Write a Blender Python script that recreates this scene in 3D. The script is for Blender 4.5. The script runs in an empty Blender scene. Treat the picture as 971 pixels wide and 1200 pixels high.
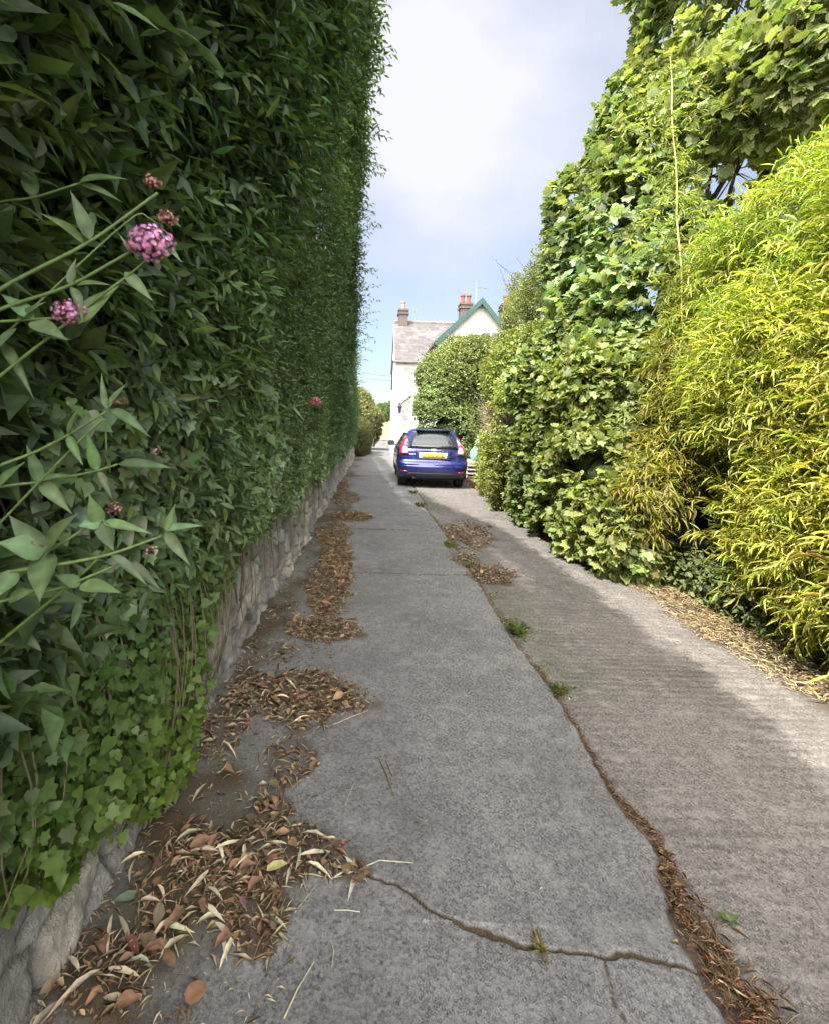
import bpy, bmesh, math, random
import numpy as np
from mathutils import Vector, Matrix

R = np.random.RandomState(11)
random.seed(5)
scene = bpy.context.scene
COL = scene.collection
rad = math.radians

# ------------------------------------------------------------------ camera model
F, CX, CY, EYE, ROLL = 560.0, 437.0, 500.0, 1.45, rad(1.8)
def ray(px, py):
    dx, dy = px - CX, py - CY
    c, s = math.cos(ROLL), math.sin(ROLL)
    return dx * c + dy * s, -dx * s + dy * c
def at(px, py, Y):                     # point of the place seen at that pixel, Y metres down the lane
    a, b = ray(px, py)
    return Vector((a * Y / F, Y, EYE - b * Y / F))
def G(px, py, z=0.0):                  # point on the ground
    a, b = ray(px, py)
    Y = (EYE - z) * F / b
    return Vector((a * Y / F, Y, z))

# ------------------------------------------------------------------ object helpers
def tag(o, label=None, cat=None, group=None, kind=None):
    if label: o['label'] = label
    if cat: o['category'] = cat
    if group: o['group'] = group
    if kind: o['kind'] = kind
    return o
def thing(name, label, cat, loc=(0, 0, 0), rotz=0.0, group=None):
    o = bpy.data.objects.new(name, None); COL.objects.link(o)
    o.empty_display_size = 0.1
    o.location = loc; o.rotation_euler = (0, 0, rotz)
    return tag(o, label, cat, group)
def link(name, me, mat, parent=None, local=False):
    o = bpy.data.objects.new(name, me); COL.objects.link(o)
    if mat is not None:
        for m in (mat if isinstance(mat, (list, tuple)) else [mat]): me.materials.append(m)
    if parent is not None:
        o.parent = parent
        if not local:
            p = parent; m = Matrix.Identity(4)
            chain = []
            while p is not None: chain.append(p); p = p.parent
            for p in reversed(chain):
                m = m @ p.matrix_parent_inverse @ (Matrix.Translation(p.location) @ p.rotation_euler.to_matrix().to_4x4())
            o.matrix_parent_inverse = m.inverted()
    return o

class MB:
    def __init__(s): s.v = []; s.f = []
    def add(s, vs, fs):
        b = len(s.v); s.v += [tuple(v) for v in vs]; s.f += [tuple(b + i for i in f) for f in fs]; return s
    def box(s, c, size, rz=0.0, M=None):
        hx, hy, hz = size[0] / 2, size[1] / 2, size[2] / 2
        vs = [Vector((x, y, z)) for x in (-hx, hx) for y in (-hy, hy) for z in (-hz, hz)]
        rot = M if M is not None else Matrix.Rotation(rz, 3, 'Z')
        vs = [rot @ v + Vector(c) for v in vs]
        return s.add(vs, [(0, 1, 3, 2), (4, 6, 7, 5), (0, 4, 5, 1), (2, 3, 7, 6), (0, 2, 6, 4), (1, 5, 7, 3)])
    def tube(s, pts, radii, n=6, cap=True):
        pts = [Vector(p) for p in pts]
        if not hasattr(radii, '__len__'): radii = [radii] * len(pts)
        vs = []; fs = []
        up = Vector((0.13, 0.31, 0.94))
        for i, p in enumerate(pts):
            d = (pts[min(i + 1, len(pts) - 1)] - pts[max(i - 1, 0)]).normalized()
            u = d.cross(up)
            if u.length < 0.05: u = d.cross(Vector((1, 0, 0)))
            u.normalize(); w = d.cross(u)
            for k in range(n):
                a = 2 * math.pi * k / n
                vs.append(p + (u * math.cos(a) + w * math.sin(a)) * radii[i])
        for i in range(len(pts) - 1):
            for k in range(n):
                a, b = i * n + k, i * n + (k + 1) % n
                fs.append((a, b, b + n, a + n))
        if cap:
            fs.append(tuple(range(n))[::-1]); fs.append(tuple((len(pts) - 1) * n + k for k in range(n)))
        return s.add(vs, fs)
    def prism(s, poly, ext):           # poly: list of 3D points, ext: extrusion vector
        n = len(poly); e = Vector(ext)
        vs = [Vector(p) for p in poly] + [Vector(p) + e for p in poly]
        fs = [tuple(range(n))[::-1], tuple(range(n, 2 * n))] + [(i, (i + 1) % n, n + (i + 1) % n, n + i) for i in range(n)]
        return s.add(vs, fs)
    def lathe(s, c, prof, n=16, axis='Z'):
        vs = []; fs = []
        for r, h in prof:
            for k in range(n):
                a = 2 * math.pi * k / n
                if axis == 'Z': vs.append(Vector(c) + Vector((r * math.cos(a), r * math.sin(a), h)))
                else: vs.append(Vector(c) + Vector((h, r * math.cos(a), r * math.sin(a))))
        for i in range(len(prof) - 1):
            for k in range(n):
                a, b = i * n + k, i * n + (k + 1) % n
                fs.append((a, b, b + n, a + n))
        fs.append(tuple(range(n))[::-1]); fs.append(tuple((len(prof) - 1) * n + k for k in range(n)))
        return s.add(vs, fs)
    def build(s, name, mat, parent=None, smooth=False, bevel=0.0, local=False):
        me = bpy.data.meshes.new(name); me.from_pydata(s.v, [], s.f)
        bm = bmesh.new(); bm.from_mesh(me)
        bmesh.ops.recalc_face_normals(bm, faces=bm.faces[:])
        if bevel: bmesh.ops.bevel(bm, geom=[e for e in bm.edges if len(e.link_faces) == 2 and e.calc_face_angle(0) > 0.6], offset=bevel, segments=2, affect='EDGES', clamp_overlap=True)
        bm.to_mesh(me); bm.free()
        if smooth:
            me.polygons.foreach_set('use_smooth', [True] * len(me.polygons))
        me.update()
        return link(name, me, mat, parent, local)

def np_mesh(name, V, T, attrs=None, colors=None, smooth=True):
    """V (n,3), T (m,k) faces of k corners each"""
    me = bpy.data.meshes.new(name)
    V = np.ascontiguousarray(V, dtype=np.float32); T = np.ascontiguousarray(T, dtype=np.int32)
    k = T.shape[1]
    me.vertices.add(len(V)); me.vertices.foreach_set('co', V.ravel())
    me.loops.add(T.size); me.loops.foreach_set('vertex_index', T.ravel())
    me.polygons.add(len(T)); me.polygons.foreach_set('loop_start', np.arange(0, T.size, k, dtype=np.int32))
    me.polygons.foreach_set('loop_total', np.full(len(T), k, dtype=np.int32))
    if smooth: me.polygons.foreach_set('use_smooth', np.ones(len(T), dtype=bool))
    me.update(calc_edges=True)
    if colors is not None:
        a = me.attributes.new('col', 'FLOAT_COLOR', 'POINT')
        c = np.ones((len(V), 4), dtype=np.float32); c[:, :3] = colors; a.data.foreach_set('color', c.ravel())
    for n, arr in (attrs or {}).items():
        a = me.attributes.new(n, 'FLOAT', 'POINT'); a.data.foreach_set('value', np.ascontiguousarray(arr, dtype=np.float32).ravel())
    return me

# ------------------------------------------------------------------ materials
def new_mat(name):
    m = bpy.data.materials.new(name); m.use_nodes = True
    nt = m.node_tree; return m, nt, nt.nodes['Principled BSDF']
def N(nt, t, **kw):
    n = nt.nodes.new(t)
    for k, v in kw.items():
        if k in n.inputs.keys(): n.inputs[k].default_value = v
        else: setattr(n, k, v)
    return n
def mixc(nt, fac, a, b, mode='MIX'):
    n = nt.nodes.new('ShaderNodeMix'); n.data_type = 'RGBA'; n.blend_type = mode
    for sock, v in ((n.inputs['Factor'], fac), (n.inputs['A'] if False else n.inputs[6], a), (n.inputs[7], b)):
        if hasattr(v, 'links') or hasattr(v, 'is_output'): nt.links.new(v, sock)
        elif isinstance(v, (int, float)): sock.default_value = v
        else: sock.default_value = (*v, 1) if len(v) == 3 else v
    return n.outputs[2]
def mapr(nt, v, a, b, c=0.0, d=1.0):
    n = N(nt, 'ShaderNodeMapRange'); nt.links.new(v, n.inputs[0])
    for i, x in enumerate((a, b, c, d)): n.inputs[i + 1].default_value = x
    return n.outputs[0]
def math_n(nt, op, a, b=None):
    n = N(nt, 'ShaderNodeMath', operation=op)
    for i, v in enumerate((a, b)):
        if v is None: continue
        if isinstance(v, (int, float)): n.inputs[i].default_value = v
        else: nt.links.new(v, n.inputs[i])
    return n.outputs[0]
def coords(nt, scale=(1, 1, 1), rot=(0, 0, 0)):
    t = N(nt, 'ShaderNodeTexCoord'); m = N(nt, 'ShaderNodeMapping')
    nt.links.new(t.outputs['Object'], m.inputs[0]); m.inputs['Scale'].default_value = scale; m.inputs['Rotation'].default_value = rot
    return m.outputs[0]
def noise(nt, vec, scale, detail=4.0, rough=0.55):
    n = N(nt, 'ShaderNodeTexNoise', Scale=scale, Detail=detail, Roughness=rough); nt.links.new(vec, n.inputs['Vector']); return n
def bump(nt, bsdf, h, strength=0.5, dist=0.01, prev=None):
    b = N(nt, 'ShaderNodeBump', Strength=strength, Distance=dist); nt.links.new(h, b.inputs['Height'])
    if prev is not None: nt.links.new(prev, b.inputs['Normal'])
    nt.links.new(b.outputs[0], bsdf.inputs['Normal']); return b.outputs[0]

def simple(name, c, rough=0.6, var=0.25, scale=20.0, spec=0.4, metal=0.0, bmp=0.0, coat=0.0):
    m, nt, b = new_mat(name)
    v = coords(nt)
    n = noise(nt, v, scale, 5)
    f = mapr(nt, n.outputs[0], 0.3, 0.7)
    col = mixc(nt, f, [x * (1 - var) for x in c], [min(1, x * (1 + var)) for x in c])
    nt.links.new(col, b.inputs['Base Color'])
    b.inputs['Roughness'].default_value = rough; b.inputs['Specular IOR Level'].default_value = spec; b.inputs['Metallic'].default_value = metal
    if coat: b.inputs['Coat Weight'].default_value = coat; b.inputs['Coat Roughness'].default_value = 0.04
    if bmp: bump(nt, b, n.outputs[0], bmp, 0.01)
    return m
def foliage(name, trans=0.35, rough=0.45, spec=0.45, tint=(1.25, 1.3, 0.5)):
    m, nt, b = new_mat(name)
    a = N(nt, 'ShaderNodeAttribute', attribute_name='col')
    v = coords(nt)
    n = noise(nt, v, 55, 2)
    f = mapr(nt, n.outputs[0], 0.3, 0.7, 0.78, 1.2)
    col = mixc(nt, 1.0, a.outputs['Color'], f, 'MULTIPLY')
    nt.links.new(col, b.inputs['Base Color']); b.inputs['Roughness'].default_value = rough; b.inputs['Specular IOR Level'].default_value = spec
    tr = N(nt, 'ShaderNodeBsdfTranslucent'); tc = mixc(nt, 1.0, col, tint, 'MULTIPLY'); nt.links.new(tc, tr.inputs[0])
    mx = N(nt, 'ShaderNodeMixShader'); mx.inputs[0].default_value = trans
    nt.links.new(b.outputs[0], mx.inputs[1]); nt.links.new(tr.outputs[0], mx.inputs[2])
    nt.links.new(mx.outputs[0], nt.nodes['Material Output'].inputs[0])
    return m
M_LEAF = foliage('leaf', 0.40, 0.5, 0.4)
M_GLOSSY = foliage('glossy_leaf', 0.22, 0.33, 0.55)
M_BAMBOO = foliage('bamboo_leaf', 0.38, 0.42, 0.4, (1.2, 1.2, 0.5))
M_DRY = foliage('dry_leaf', 0.12, 0.8, 0.2, (1.2, 1.0, 0.7))
M_PETAL = foliage('petal', 0.3, 0.6, 0.3, (1.2, 0.9, 1.1))
M_TWIG = simple('twig_bark', (0.09, 0.07, 0.045), 0.85, 0.4, 60, 0.2, bmp=0.3)
M_BARK = simple('tree_bark', (0.13, 0.115, 0.09), 0.9, 0.4, 25, 0.2, bmp=0.6)
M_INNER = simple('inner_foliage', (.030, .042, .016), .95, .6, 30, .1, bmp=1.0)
M_CANE = simple('bamboo_cane', (0.42, 0.38, 0.13), 0.4, 0.25, 30, 0.5)
M_STEM = simple('green_stem', (0.10, 0.16, 0.045), 0.5, 0.3, 80, 0.4)

# ------------------------------------------------------------------ numpy foliage
def unit(a): return a / np.maximum(np.linalg.norm(a, axis=-1, keepdims=True), 1e-9)
def rdir(n): return unit(R.normal(size=(n, 3)))
def wob(P, s, seed):                    # cheap smooth noise, about -1..1
    r = np.random.RandomState(seed); out = 0
    for k in range(6):
        d = unit(r.normal(size=3)) * s * (0.7 + 0.9 * r.rand())
        out = out + np.sin(P @ d + r.rand() * 6.28)
    return out / 3.2
def tpl_lance(belly=0.45, fold=0.12, bend=-0.18):
    st = ((0.2, 0.62), (0.45, 1.0), (0.75, 0.62))
    v = [(0, 0, 0)]
    for a, w in st: v += [(-w / 2, a, fold * w / 2 + bend * a * a), (0, a, bend * a * a), (w / 2, a, fold * w / 2 + bend * a * a)]
    v.append((0, 1, bend))
    f = [(0, 2, 1), (0, 3, 2)]
    for i in (0, 1):
        b = 1 + 3 * i
        f += [(b, b + 1, b + 4), (b, b + 4, b + 3), (b + 1, b + 2, b + 5), (b + 1, b + 5, b + 4)]
    f += [(7, 8, 10), (8, 9, 10)]
    return np.array(v, float), np.array(f)
def tpl_small(fold=0.1, bend=-0.12):
    return np.array([(0, 0, 0), (-.5, .45, fold), (.5, .45, fold), (0, 1, bend)], float), np.array([(0, 2, 3), (0, 3, 1)])
def tpl_fan(half, ctr, cup=0.1, bend=-0.1):
    right = list(half); left = [(-s, a) for s, a in reversed(half[1:-1])]
    ring = right + left
    v = [(0, ctr, 0)] + [(s, a, cup * abs(s) + bend * a * a) for s, a in ring]
    n = len(ring)
    return np.array(v, float), np.array([(0, 1 + i, 1 + (i + 1) % n) for i in range(n)])
T_LANCE, T_SMALL = tpl_lance(), tpl_small()
T_NARROW = tpl_lance(fold=0.25, bend=-0.35)
T_CURL = tpl_lance(fold=0.5, bend=0.35)
T_IVY = tpl_fan([(0, .04), (.2, -.08), (.5, .12), (.33, .34), (.42, .58), (.17, .66), (0, 1.0)], .3)
T_IVY2 = tpl_fan([(0, .04), (.24, -.06), (.46, .2), (.36, .45), (.2, .72), (0, 1.0)], .3, 0.12, -0.18)
T_SYC = tpl_fan([(0, .05), (.2, -.04), (.34, .08), (.54, .30), (.44, .42), (.47, .62), (.40, .74), (.24, .66), (.14, .84), (0, 1.0)], .35, 0.14, -0.22)
T_ROUND = tpl_fan([(0, 0), (.3, .08), (.48, .4), (.36, .75), (0, 1.0)], .4, 0.15, -0.15)
_half = []
for _k in range(11): _half.append(((0.5 if _k % 2 == 0 else 0.16) * math.sin(math.pi * _k / 10), 0.5 - (0.5 if _k % 2 == 0 else 0.16) * math.cos(math.pi * _k / 10)))
def tpl_crisp():
    v = []; f = []
    for i, a in enumerate(np.linspace(0, 1, 8)):
        w_ = math.sin(math.pi * min(1, a ** .7 * .97 + .015)) ** .8
        for j, u in enumerate((-1, -.5, 0, .5, 1)): v.append((u * w_ * .5 * (1 - .25 * abs(u)) + .05 * math.sin(a * 9), a, .30 * abs(u) ** 1.5 * w_ - .5 * (a - .5) ** 2 + .05 * math.sin(a * 13 + u * 4)))
    for i in range(7):
        for j in range(4): q = i * 5 + j; f += [(q, q + 1, q + 6), (q, q + 6, q + 5)]
    return np.array(v), np.array(f)
T_CRISP = tpl_crisp()
T_STAR = tpl_fan(_half, .5, 0.3, 0.0)

def leaves(P, A, Nn, L, W, tpl, col, bend=None):
    """one mesh patch of leaves -> (V, T, C)"""
    tv, tf = tpl; n = len(P)
    A = unit(A); S = unit(np.cross(A, Nn)); Nn = np.cross(S, A)
    L = np.broadcast_to(L, (n,)); W = np.broadcast_to(W, (n,))
    if bend is None: bend = R.uniform(0.3, 1.7, n)
    V = (P[:, None, :] + S[:, None, :] * (tv[None, :, 0] * W[:, None])[..., None] + A[:, None, :] * (tv[None, :, 1] * L[:, None])[..., None]
         + Nn[:, None, :] * (tv[None, :, 2] * (L * bend)[:, None])[..., None])
    T = tf[None] + (np.arange(n) * len(tv))[:, None, None]
    C = np.repeat(np.broadcast_to(col, (n, 3))[:, None, :], len(tv), 1)
    return V.reshape(-1, 3), T.reshape(-1, 3), C.reshape(-1, 3)
def merge(parts):
    V, T, C = [], [], []; o = 0
    for v, t, c in parts: V.append(v); T.append(t + o); C.append(c); o += len(v)
    return np.concatenate(V), np.concatenate(T), np.concatenate(C)
def leaf_obj(name, parts, mat, parent=None):
    V, T, C = merge(parts)
    return link(name, np_mesh(name, V, T, colors=C), mat, parent)
def twig_patch(B, E, r0, r1, col):      # three-sided tapered twigs
    n = len(B); d = unit(E - B); u = unit(np.cross(d, np.array([.3, .2, .93]))); w = np.cross(d, u)
    V = []
    for P, r in ((B, r0), (E, r1)):
        for k in range(3):
            a = 2.094 * k; V.append(P + (u * math.cos(a) + w * math.sin(a)) * r)
    V = np.stack(V, 1)
    f = np.array([(0, 1, 4), (0, 4, 3), (1, 2, 5), (1, 5, 4), (2, 0, 3), (2, 3, 5)])
    T = f[None] + (np.arange(n) * 6)[:, None, None]
    return V.reshape(-1, 3), T.reshape(-1, 3), np.repeat(np.broadcast_to(col, (n, 3))[:, None], 6, 1).reshape(-1, 3)
def jitter_col(base, n, v=0.25, hue=0.12, alt=None, palt=0.0):
    c = np.array(base)[None] * (1 + v * R.normal(size=(n, 1))).clip(0.45, 1.8)
    c = c * (1 + hue * R.normal(size=(n, 3))).clip(0.6, 1.5)
    if alt is not None:
        k = R.rand(n) < palt; c[k] = np.array(alt)[None] * (1 + 0.15 * R.normal(size=(k.sum(), 1))).clip(0.6, 1.4)
    return c.clip(0.004, 0.9)
def sprigs(B, D, slen, nl, L, W, tpl, col, droop=0.3, spread=0.9, up=0.6, twig=True, tcol=(0.07, 0.075, 0.03), tr=0.0018, colv=0.22, alt=None, palt=0.0):
    """stems at B along D, each with nl leaves set around it"""
    n = len(B); D = unit(D)
    slen = np.broadcast_to(slen, (n,)); E = B + D * slen[:, None]; E[:, 2] -= droop * slen * 0.35
    u = unit(np.cross(D, np.array([.21, .13, .97]))); w = np.cross(D, u)
    q_ = wob(B, 1.9, 303) + .6 * wob(B, 6.0, 304)
    scol = jitter_col(col, n, 0.18, 0.06) * (1 + .24 * q_).clip(.55, 1.7)[:, None] * (1 + np.outer(wob(B, 1.3, 305).clip(-1, 1), np.array((.16, .04, -.10))))
    out = []
    for k in range(nl):
        t = (k + 0.6 + 0.35 * (R.rand(n) - .5)) / nl
        P = B + (E - B) * t[:, None]
        a = (k * math.pi + (k // 2) * 1.3) + R.normal(size=n) * 0.5
        side = u * np.cos(a)[:, None] + w * np.sin(a)[:, None]
        A = unit(D * (1 - 0.55 * spread * (1 - t * 0.6))[:, None] + side * spread + R.normal(size=(n, 3)) * 0.18)
        A[:, 2] -= droop; A = unit(A)
        Nn = unit(np.array([0, 0, up])[None] + D * 0.35 + R.normal(size=(n, 3)) * 0.4)
        l = L * (0.65 + 0.5 * R.rand(n)); c = jitter_col((1, 1, 1), n, colv, 0.07) * scol
        if alt is not None:
            q = R.rand(n) < palt; c[q] = np.array(alt) * (0.8 + 0.4 * R.rand(q.sum(), 1))
        out.append(leaves(P, A, Nn, l, l * W, tpl, c.clip(0.004, .9)))
    if twig: out.append(twig_patch(B, E, tr, tr * 0.5, tcol))
    return out

def shell(blobs, n, rmin=0.82, rmax=1.05, gap=0.0, gscale=3.0, seed=3, face=None, back=0.25, rough=0.09):
    """points in the outer shell of a union of ellipsoids: positions and outward directions"""
    C = np.array([b[0] for b in blobs], float); Rr = np.array([b[1] for b in blobs], float)
    w = np.array([(r[0] * r[1] + r[1] * r[2] + r[0] * r[2]) for r in Rr]); w /= w.sum()
    Ps, Ds = [], []; got = 0
    for _ in range(40):
        m = n * 2; i = R.choice(len(C), m, p=w); d = rdir(m)
        if face is not None:
            f = unit(np.array(face, float)); k = ((d @ f) > -0.15) | (R.rand(m) < back); i, d = i[k], d[k]
        r = rmin + (rmax - rmin) * R.rand(len(i)) ** 0.7
        P = C[i] + d * Rr[i] * r[:, None]; P = P + (rough * wob(P, 4.0 if rough < .1 else 2.2, seed + 1) * Rr[i].mean(1))[:, None] * d
        ok = np.ones(len(P), bool)
        for c, q in zip(C, Rr): ok &= np.linalg.norm((P - c) / q, axis=1) > 0.74
        ok &= P[:, 2] > 0.02
        if gap: ok &= wob(P, gscale, seed) > -1.0 + gap * 1.2 * R.rand(len(P)) ** 0.4
        Ps.append(P[ok]); Ds.append(unit(d[ok] / Rr[i][ok])); got += ok.sum()
        if got >= n: break
    return np.concatenate(Ps)[:n], np.concatenate(Ds)[:n]
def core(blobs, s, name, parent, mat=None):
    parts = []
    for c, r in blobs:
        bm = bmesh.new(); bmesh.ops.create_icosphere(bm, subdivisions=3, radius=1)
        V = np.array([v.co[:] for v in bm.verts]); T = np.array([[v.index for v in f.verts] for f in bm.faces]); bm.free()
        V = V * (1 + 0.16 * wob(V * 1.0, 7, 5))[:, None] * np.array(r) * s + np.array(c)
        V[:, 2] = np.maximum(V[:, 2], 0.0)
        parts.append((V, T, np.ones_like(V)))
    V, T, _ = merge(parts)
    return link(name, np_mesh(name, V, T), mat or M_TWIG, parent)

# ------------------------------------------------------------------ camera, light, sky
cam_d = bpy.data.cameras.new('camera'); cam = bpy.data.objects.new('camera', cam_d); COL.objects.link(cam)
cam.location = (0, 0, EYE)
cam.rotation_euler = (Matrix.Rotation(rad(90), 3, 'X') @ Matrix.Rotation(ROLL, 3, 'Z')).to_euler()
cam_d.sensor_fit = 'VERTICAL'; cam_d.sensor_height = 36.0; cam_d.sensor_width = 36.0
cam_d.lens = 36.0 * F / 1200.0
cam_d.shift_x = (485.5 - CX) / 1200.0; cam_d.shift_y = -(600.0 - CY) / 1200.0
cam_d.clip_end = 6000; cam_d.clip_start = 0.02
scene.camera = cam

SUN_D = Vector((0.50, 0.46, -1.0)).normalized()          # direction the light travels
sun_d = bpy.data.lights.new('sun', 'SUN'); sun = bpy.data.objects.new('sun', sun_d); COL.objects.link(sun)
sun_d.energy = 4.1; sun_d.angle = rad(0.6); sun_d.color = (1.0, 0.95, 0.86)
sun.rotation_euler = SUN_D.to_track_quat('-Z', 'Y').to_euler()
w = bpy.data.worlds.new('World'); scene.world = w; w.use_nodes = True
nt = w.node_tree; bg = nt.nodes['Background']
sky = N(nt, 'ShaderNodeTexSky', sky_type='NISHITA'); sky.sun_disc = False
to_sun = -SUN_D
sky.sun_elevation = math.asin(to_sun.z); sky.sun_rotation = math.atan2(to_sun.x, to_sun.y)
sky.air_density = 1.0; sky.dust_density = 1.2; sky.ozone_density = 2.0
tc = N(nt, 'ShaderNodeTexCoord')
nz = N(nt, 'ShaderNodeTexNoise', Scale=2.3, Detail=6.0, Roughness=0.52); nt.links.new(tc.outputs['Generated'], nz.inputs['Vector'])
mp = N(nt, 'ShaderNodeMapping'); mp.inputs['Scale'].default_value = (1.0, 1.0, 1.6); nt.links.new(tc.outputs['Generated'], mp.inputs[0]); nt.links.new(mp.outputs[0], nz.inputs['Vector'])
def cloud_or_fill(d, r0, r1):
    dv = Vector(d).normalized()
    dist = N(nt, 'ShaderNodeVectorMath', operation='DISTANCE'); nt.links.new(tc.outputs['Generated'], dist.inputs[0]); dist.inputs[1].default_value = dv
    s = math_n(nt, 'ADD', dist.outputs['Value'], math_n(nt, 'MULTIPLY', math_n(nt, 'SUBTRACT', nz.outputs[0], 0.5), 0.55))
    return mapr(nt, s, r0, r1, 1.0, 0.0)
c1 = cloud_or_fill((0.14, 1, 0.66), 0.12, 0.50)
c2 = cloud_or_fill((-0.5, 0.6, 1.1), 0.2, 0.7)
c3 = mapr(nt, nz.outputs[0], 0.44, 0.8, 0.12, 0.55)
cl = math_n(nt, 'MAXIMUM', c1, c3)
cl = math_n(nt, 'MULTIPLY', cl, 0.92)
sky_fill = cloud_or_fill((-0.25, -1, 0.85), 0.35, 1.05)   # bright patch added behind the camera, out of frame, to fill the shade
skc = mixc(nt, cl, sky.outputs[0], (4.1, 4.1, 4.45))
skc = mixc(nt, sky_fill, skc, (48.0, 45.5, 42.0))
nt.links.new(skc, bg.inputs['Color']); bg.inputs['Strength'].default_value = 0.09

vs_ = scene.view_settings
scene.display_settings.display_device = 'sRGB'
vs_.view_transform = 'Standard'; vs_.look = 'None'; vs_.gamma = 1.0; vs_.use_curve_mapping = False; vs_.exposure = 1.45
scene.cycles.use_denoising = True
scene.cycles.max_bounces = 6; scene.cycles.diffuse_bounces = 4; scene.cycles.transparent_max_bounces = 4
scene.cycles.use_adaptive_sampling = True

# ------------------------------------------------------------------ ground
def lerp_poly(pts, q): return np.interp(q, [p[0] for p in pts], [p[1] for p in pts])
def line_from_px(pxs):
    g = sorted([(G(x, y).y, G(x, y).x) for x, y in pxs]); return g
JL = line_from_px([(480, 570), (502, 600), (530, 638), (560, 683), (600, 747), (652, 815), (685, 873), (712, 925), (745, 965), (766, 990), (776, 1035), (797, 1105), (850, 1185), (900, 1260)])
JR = line_from_px([(482, 570), (504, 600), (532, 638), (562, 682), (602, 747), (654, 815), (687, 873), (715, 925), (755, 965), (779, 1000), (812, 1060), (862, 1130), (912, 1190), (962, 1260)])
XJ_FAR, XV_FAR = 1.05, 2.85
def wav(y, a, f, p): return a * np.sin(y * f + p) + a * .6 * np.sin(y * f * 2.7 + p * 3)
rs = np.random.RandomState(4)
def jag(y, amp, step, seed):
    r = np.random.RandomState(seed); k = np.arange(0, 60, step); return np.interp(y, k, r.normal(size=len(k)) * amp)
def xjl(y): return np.where(y < 9, lerp_poly(JL, y), XJ_FAR) + jag(y, 0.008, 0.035, 1)
def xjr(y): return np.where(y < 9, lerp_poly(JR, y), XJ_FAR + 0.02) + jag(y, 0.010, 0.04, 2)
def xverge(y): return 2.72 + wav(y, 0.05, 1.1, 0.4) + jag(y, 0.02, 0.08, 3)
CRACK = [G(x, y) for x, y in ((395, 1022), (432, 1030), (470, 1042), (500, 1066), (530, 1082), (570, 1092), (605, 1108), (640, 1112), (700, 1120), (740, 1118), (800, 1132), (830, 1140))]
def dist_poly(X, Y, pts):
    best = np.full(X.shape, 9.0)
    for a, b in zip(pts[:-1], pts[1:]):
        ax, ay, bx, by = a[0], a[1], b[0], b[1]; dx, dy = bx - ax, by - ay
        t = (((X - ax) * dx + (Y - ay) * dy) / (dx * dx + dy * dy + 1e-12)).clip(0, 1)
        best = np.minimum(best, np.hypot(X - ax - t * dx, Y - ay - t * dy))
    return best
# litter heaps along the wall foot: px centre, px half size, density
HEAPS = [(388, 690, 26, 34, 1.0), (378, 740, 42, 15, 1.0), (355, 822, 76, 32, 1.3), (338, 900, 34, 30, .55), (258, 868, 30, 38, .5), (316, 955, 26, 22, .7), (300, 1010, 98, 40, 1.1), (225, 1050, 66, 50, .8),
         (118, 1150, 58, 52, .8), (305, 1085, 32, 46, .8), (225, 985, 26, 24, .5), (395, 655, 18, 20, .7), (412, 606, 22, 6, .8), (392, 628, 20, 14, .6), (405, 585, 14, 10, .5), (398, 570, 12, 8, .5), (322, 770, 26, 12, .25), (282, 820, 24, 34, .4), (400, 1026, 34, 14, .7), (180, 1130, 40, 40, .35),
         (550, 628, 26, 16, .35), (575, 675, 26, 12, .45), (545, 655, 15, 9, .3)]
def heap_mask(X, Y):
    m = np.zeros(X.shape)
    q = wob(np.stack([X * 1.0, Y, X * 0], -1), 14, 9) * 0.22 + wob(np.stack([X * 1.0, Y, X * 0], -1), 45, 19) * 0.12
    for px, py, hx, hy, den in HEAPS:
        c = G(px, py); e = G(px + hx, py); n_ = G(px, py + hy); f = G(px, py - hy)
        rx = abs(e.x - c.x) + abs(e.y - c.y); ry = abs(f.y - n_.y) / 2
        d = np.hypot((X - c.x) / rx, (Y - (f.y + n_.y) / 2) / ry) + q
        m = np.maximum(m, ((1.15 - d) / 0.35).clip(0, 1) * min(1, den + .2))
    return m

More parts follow.
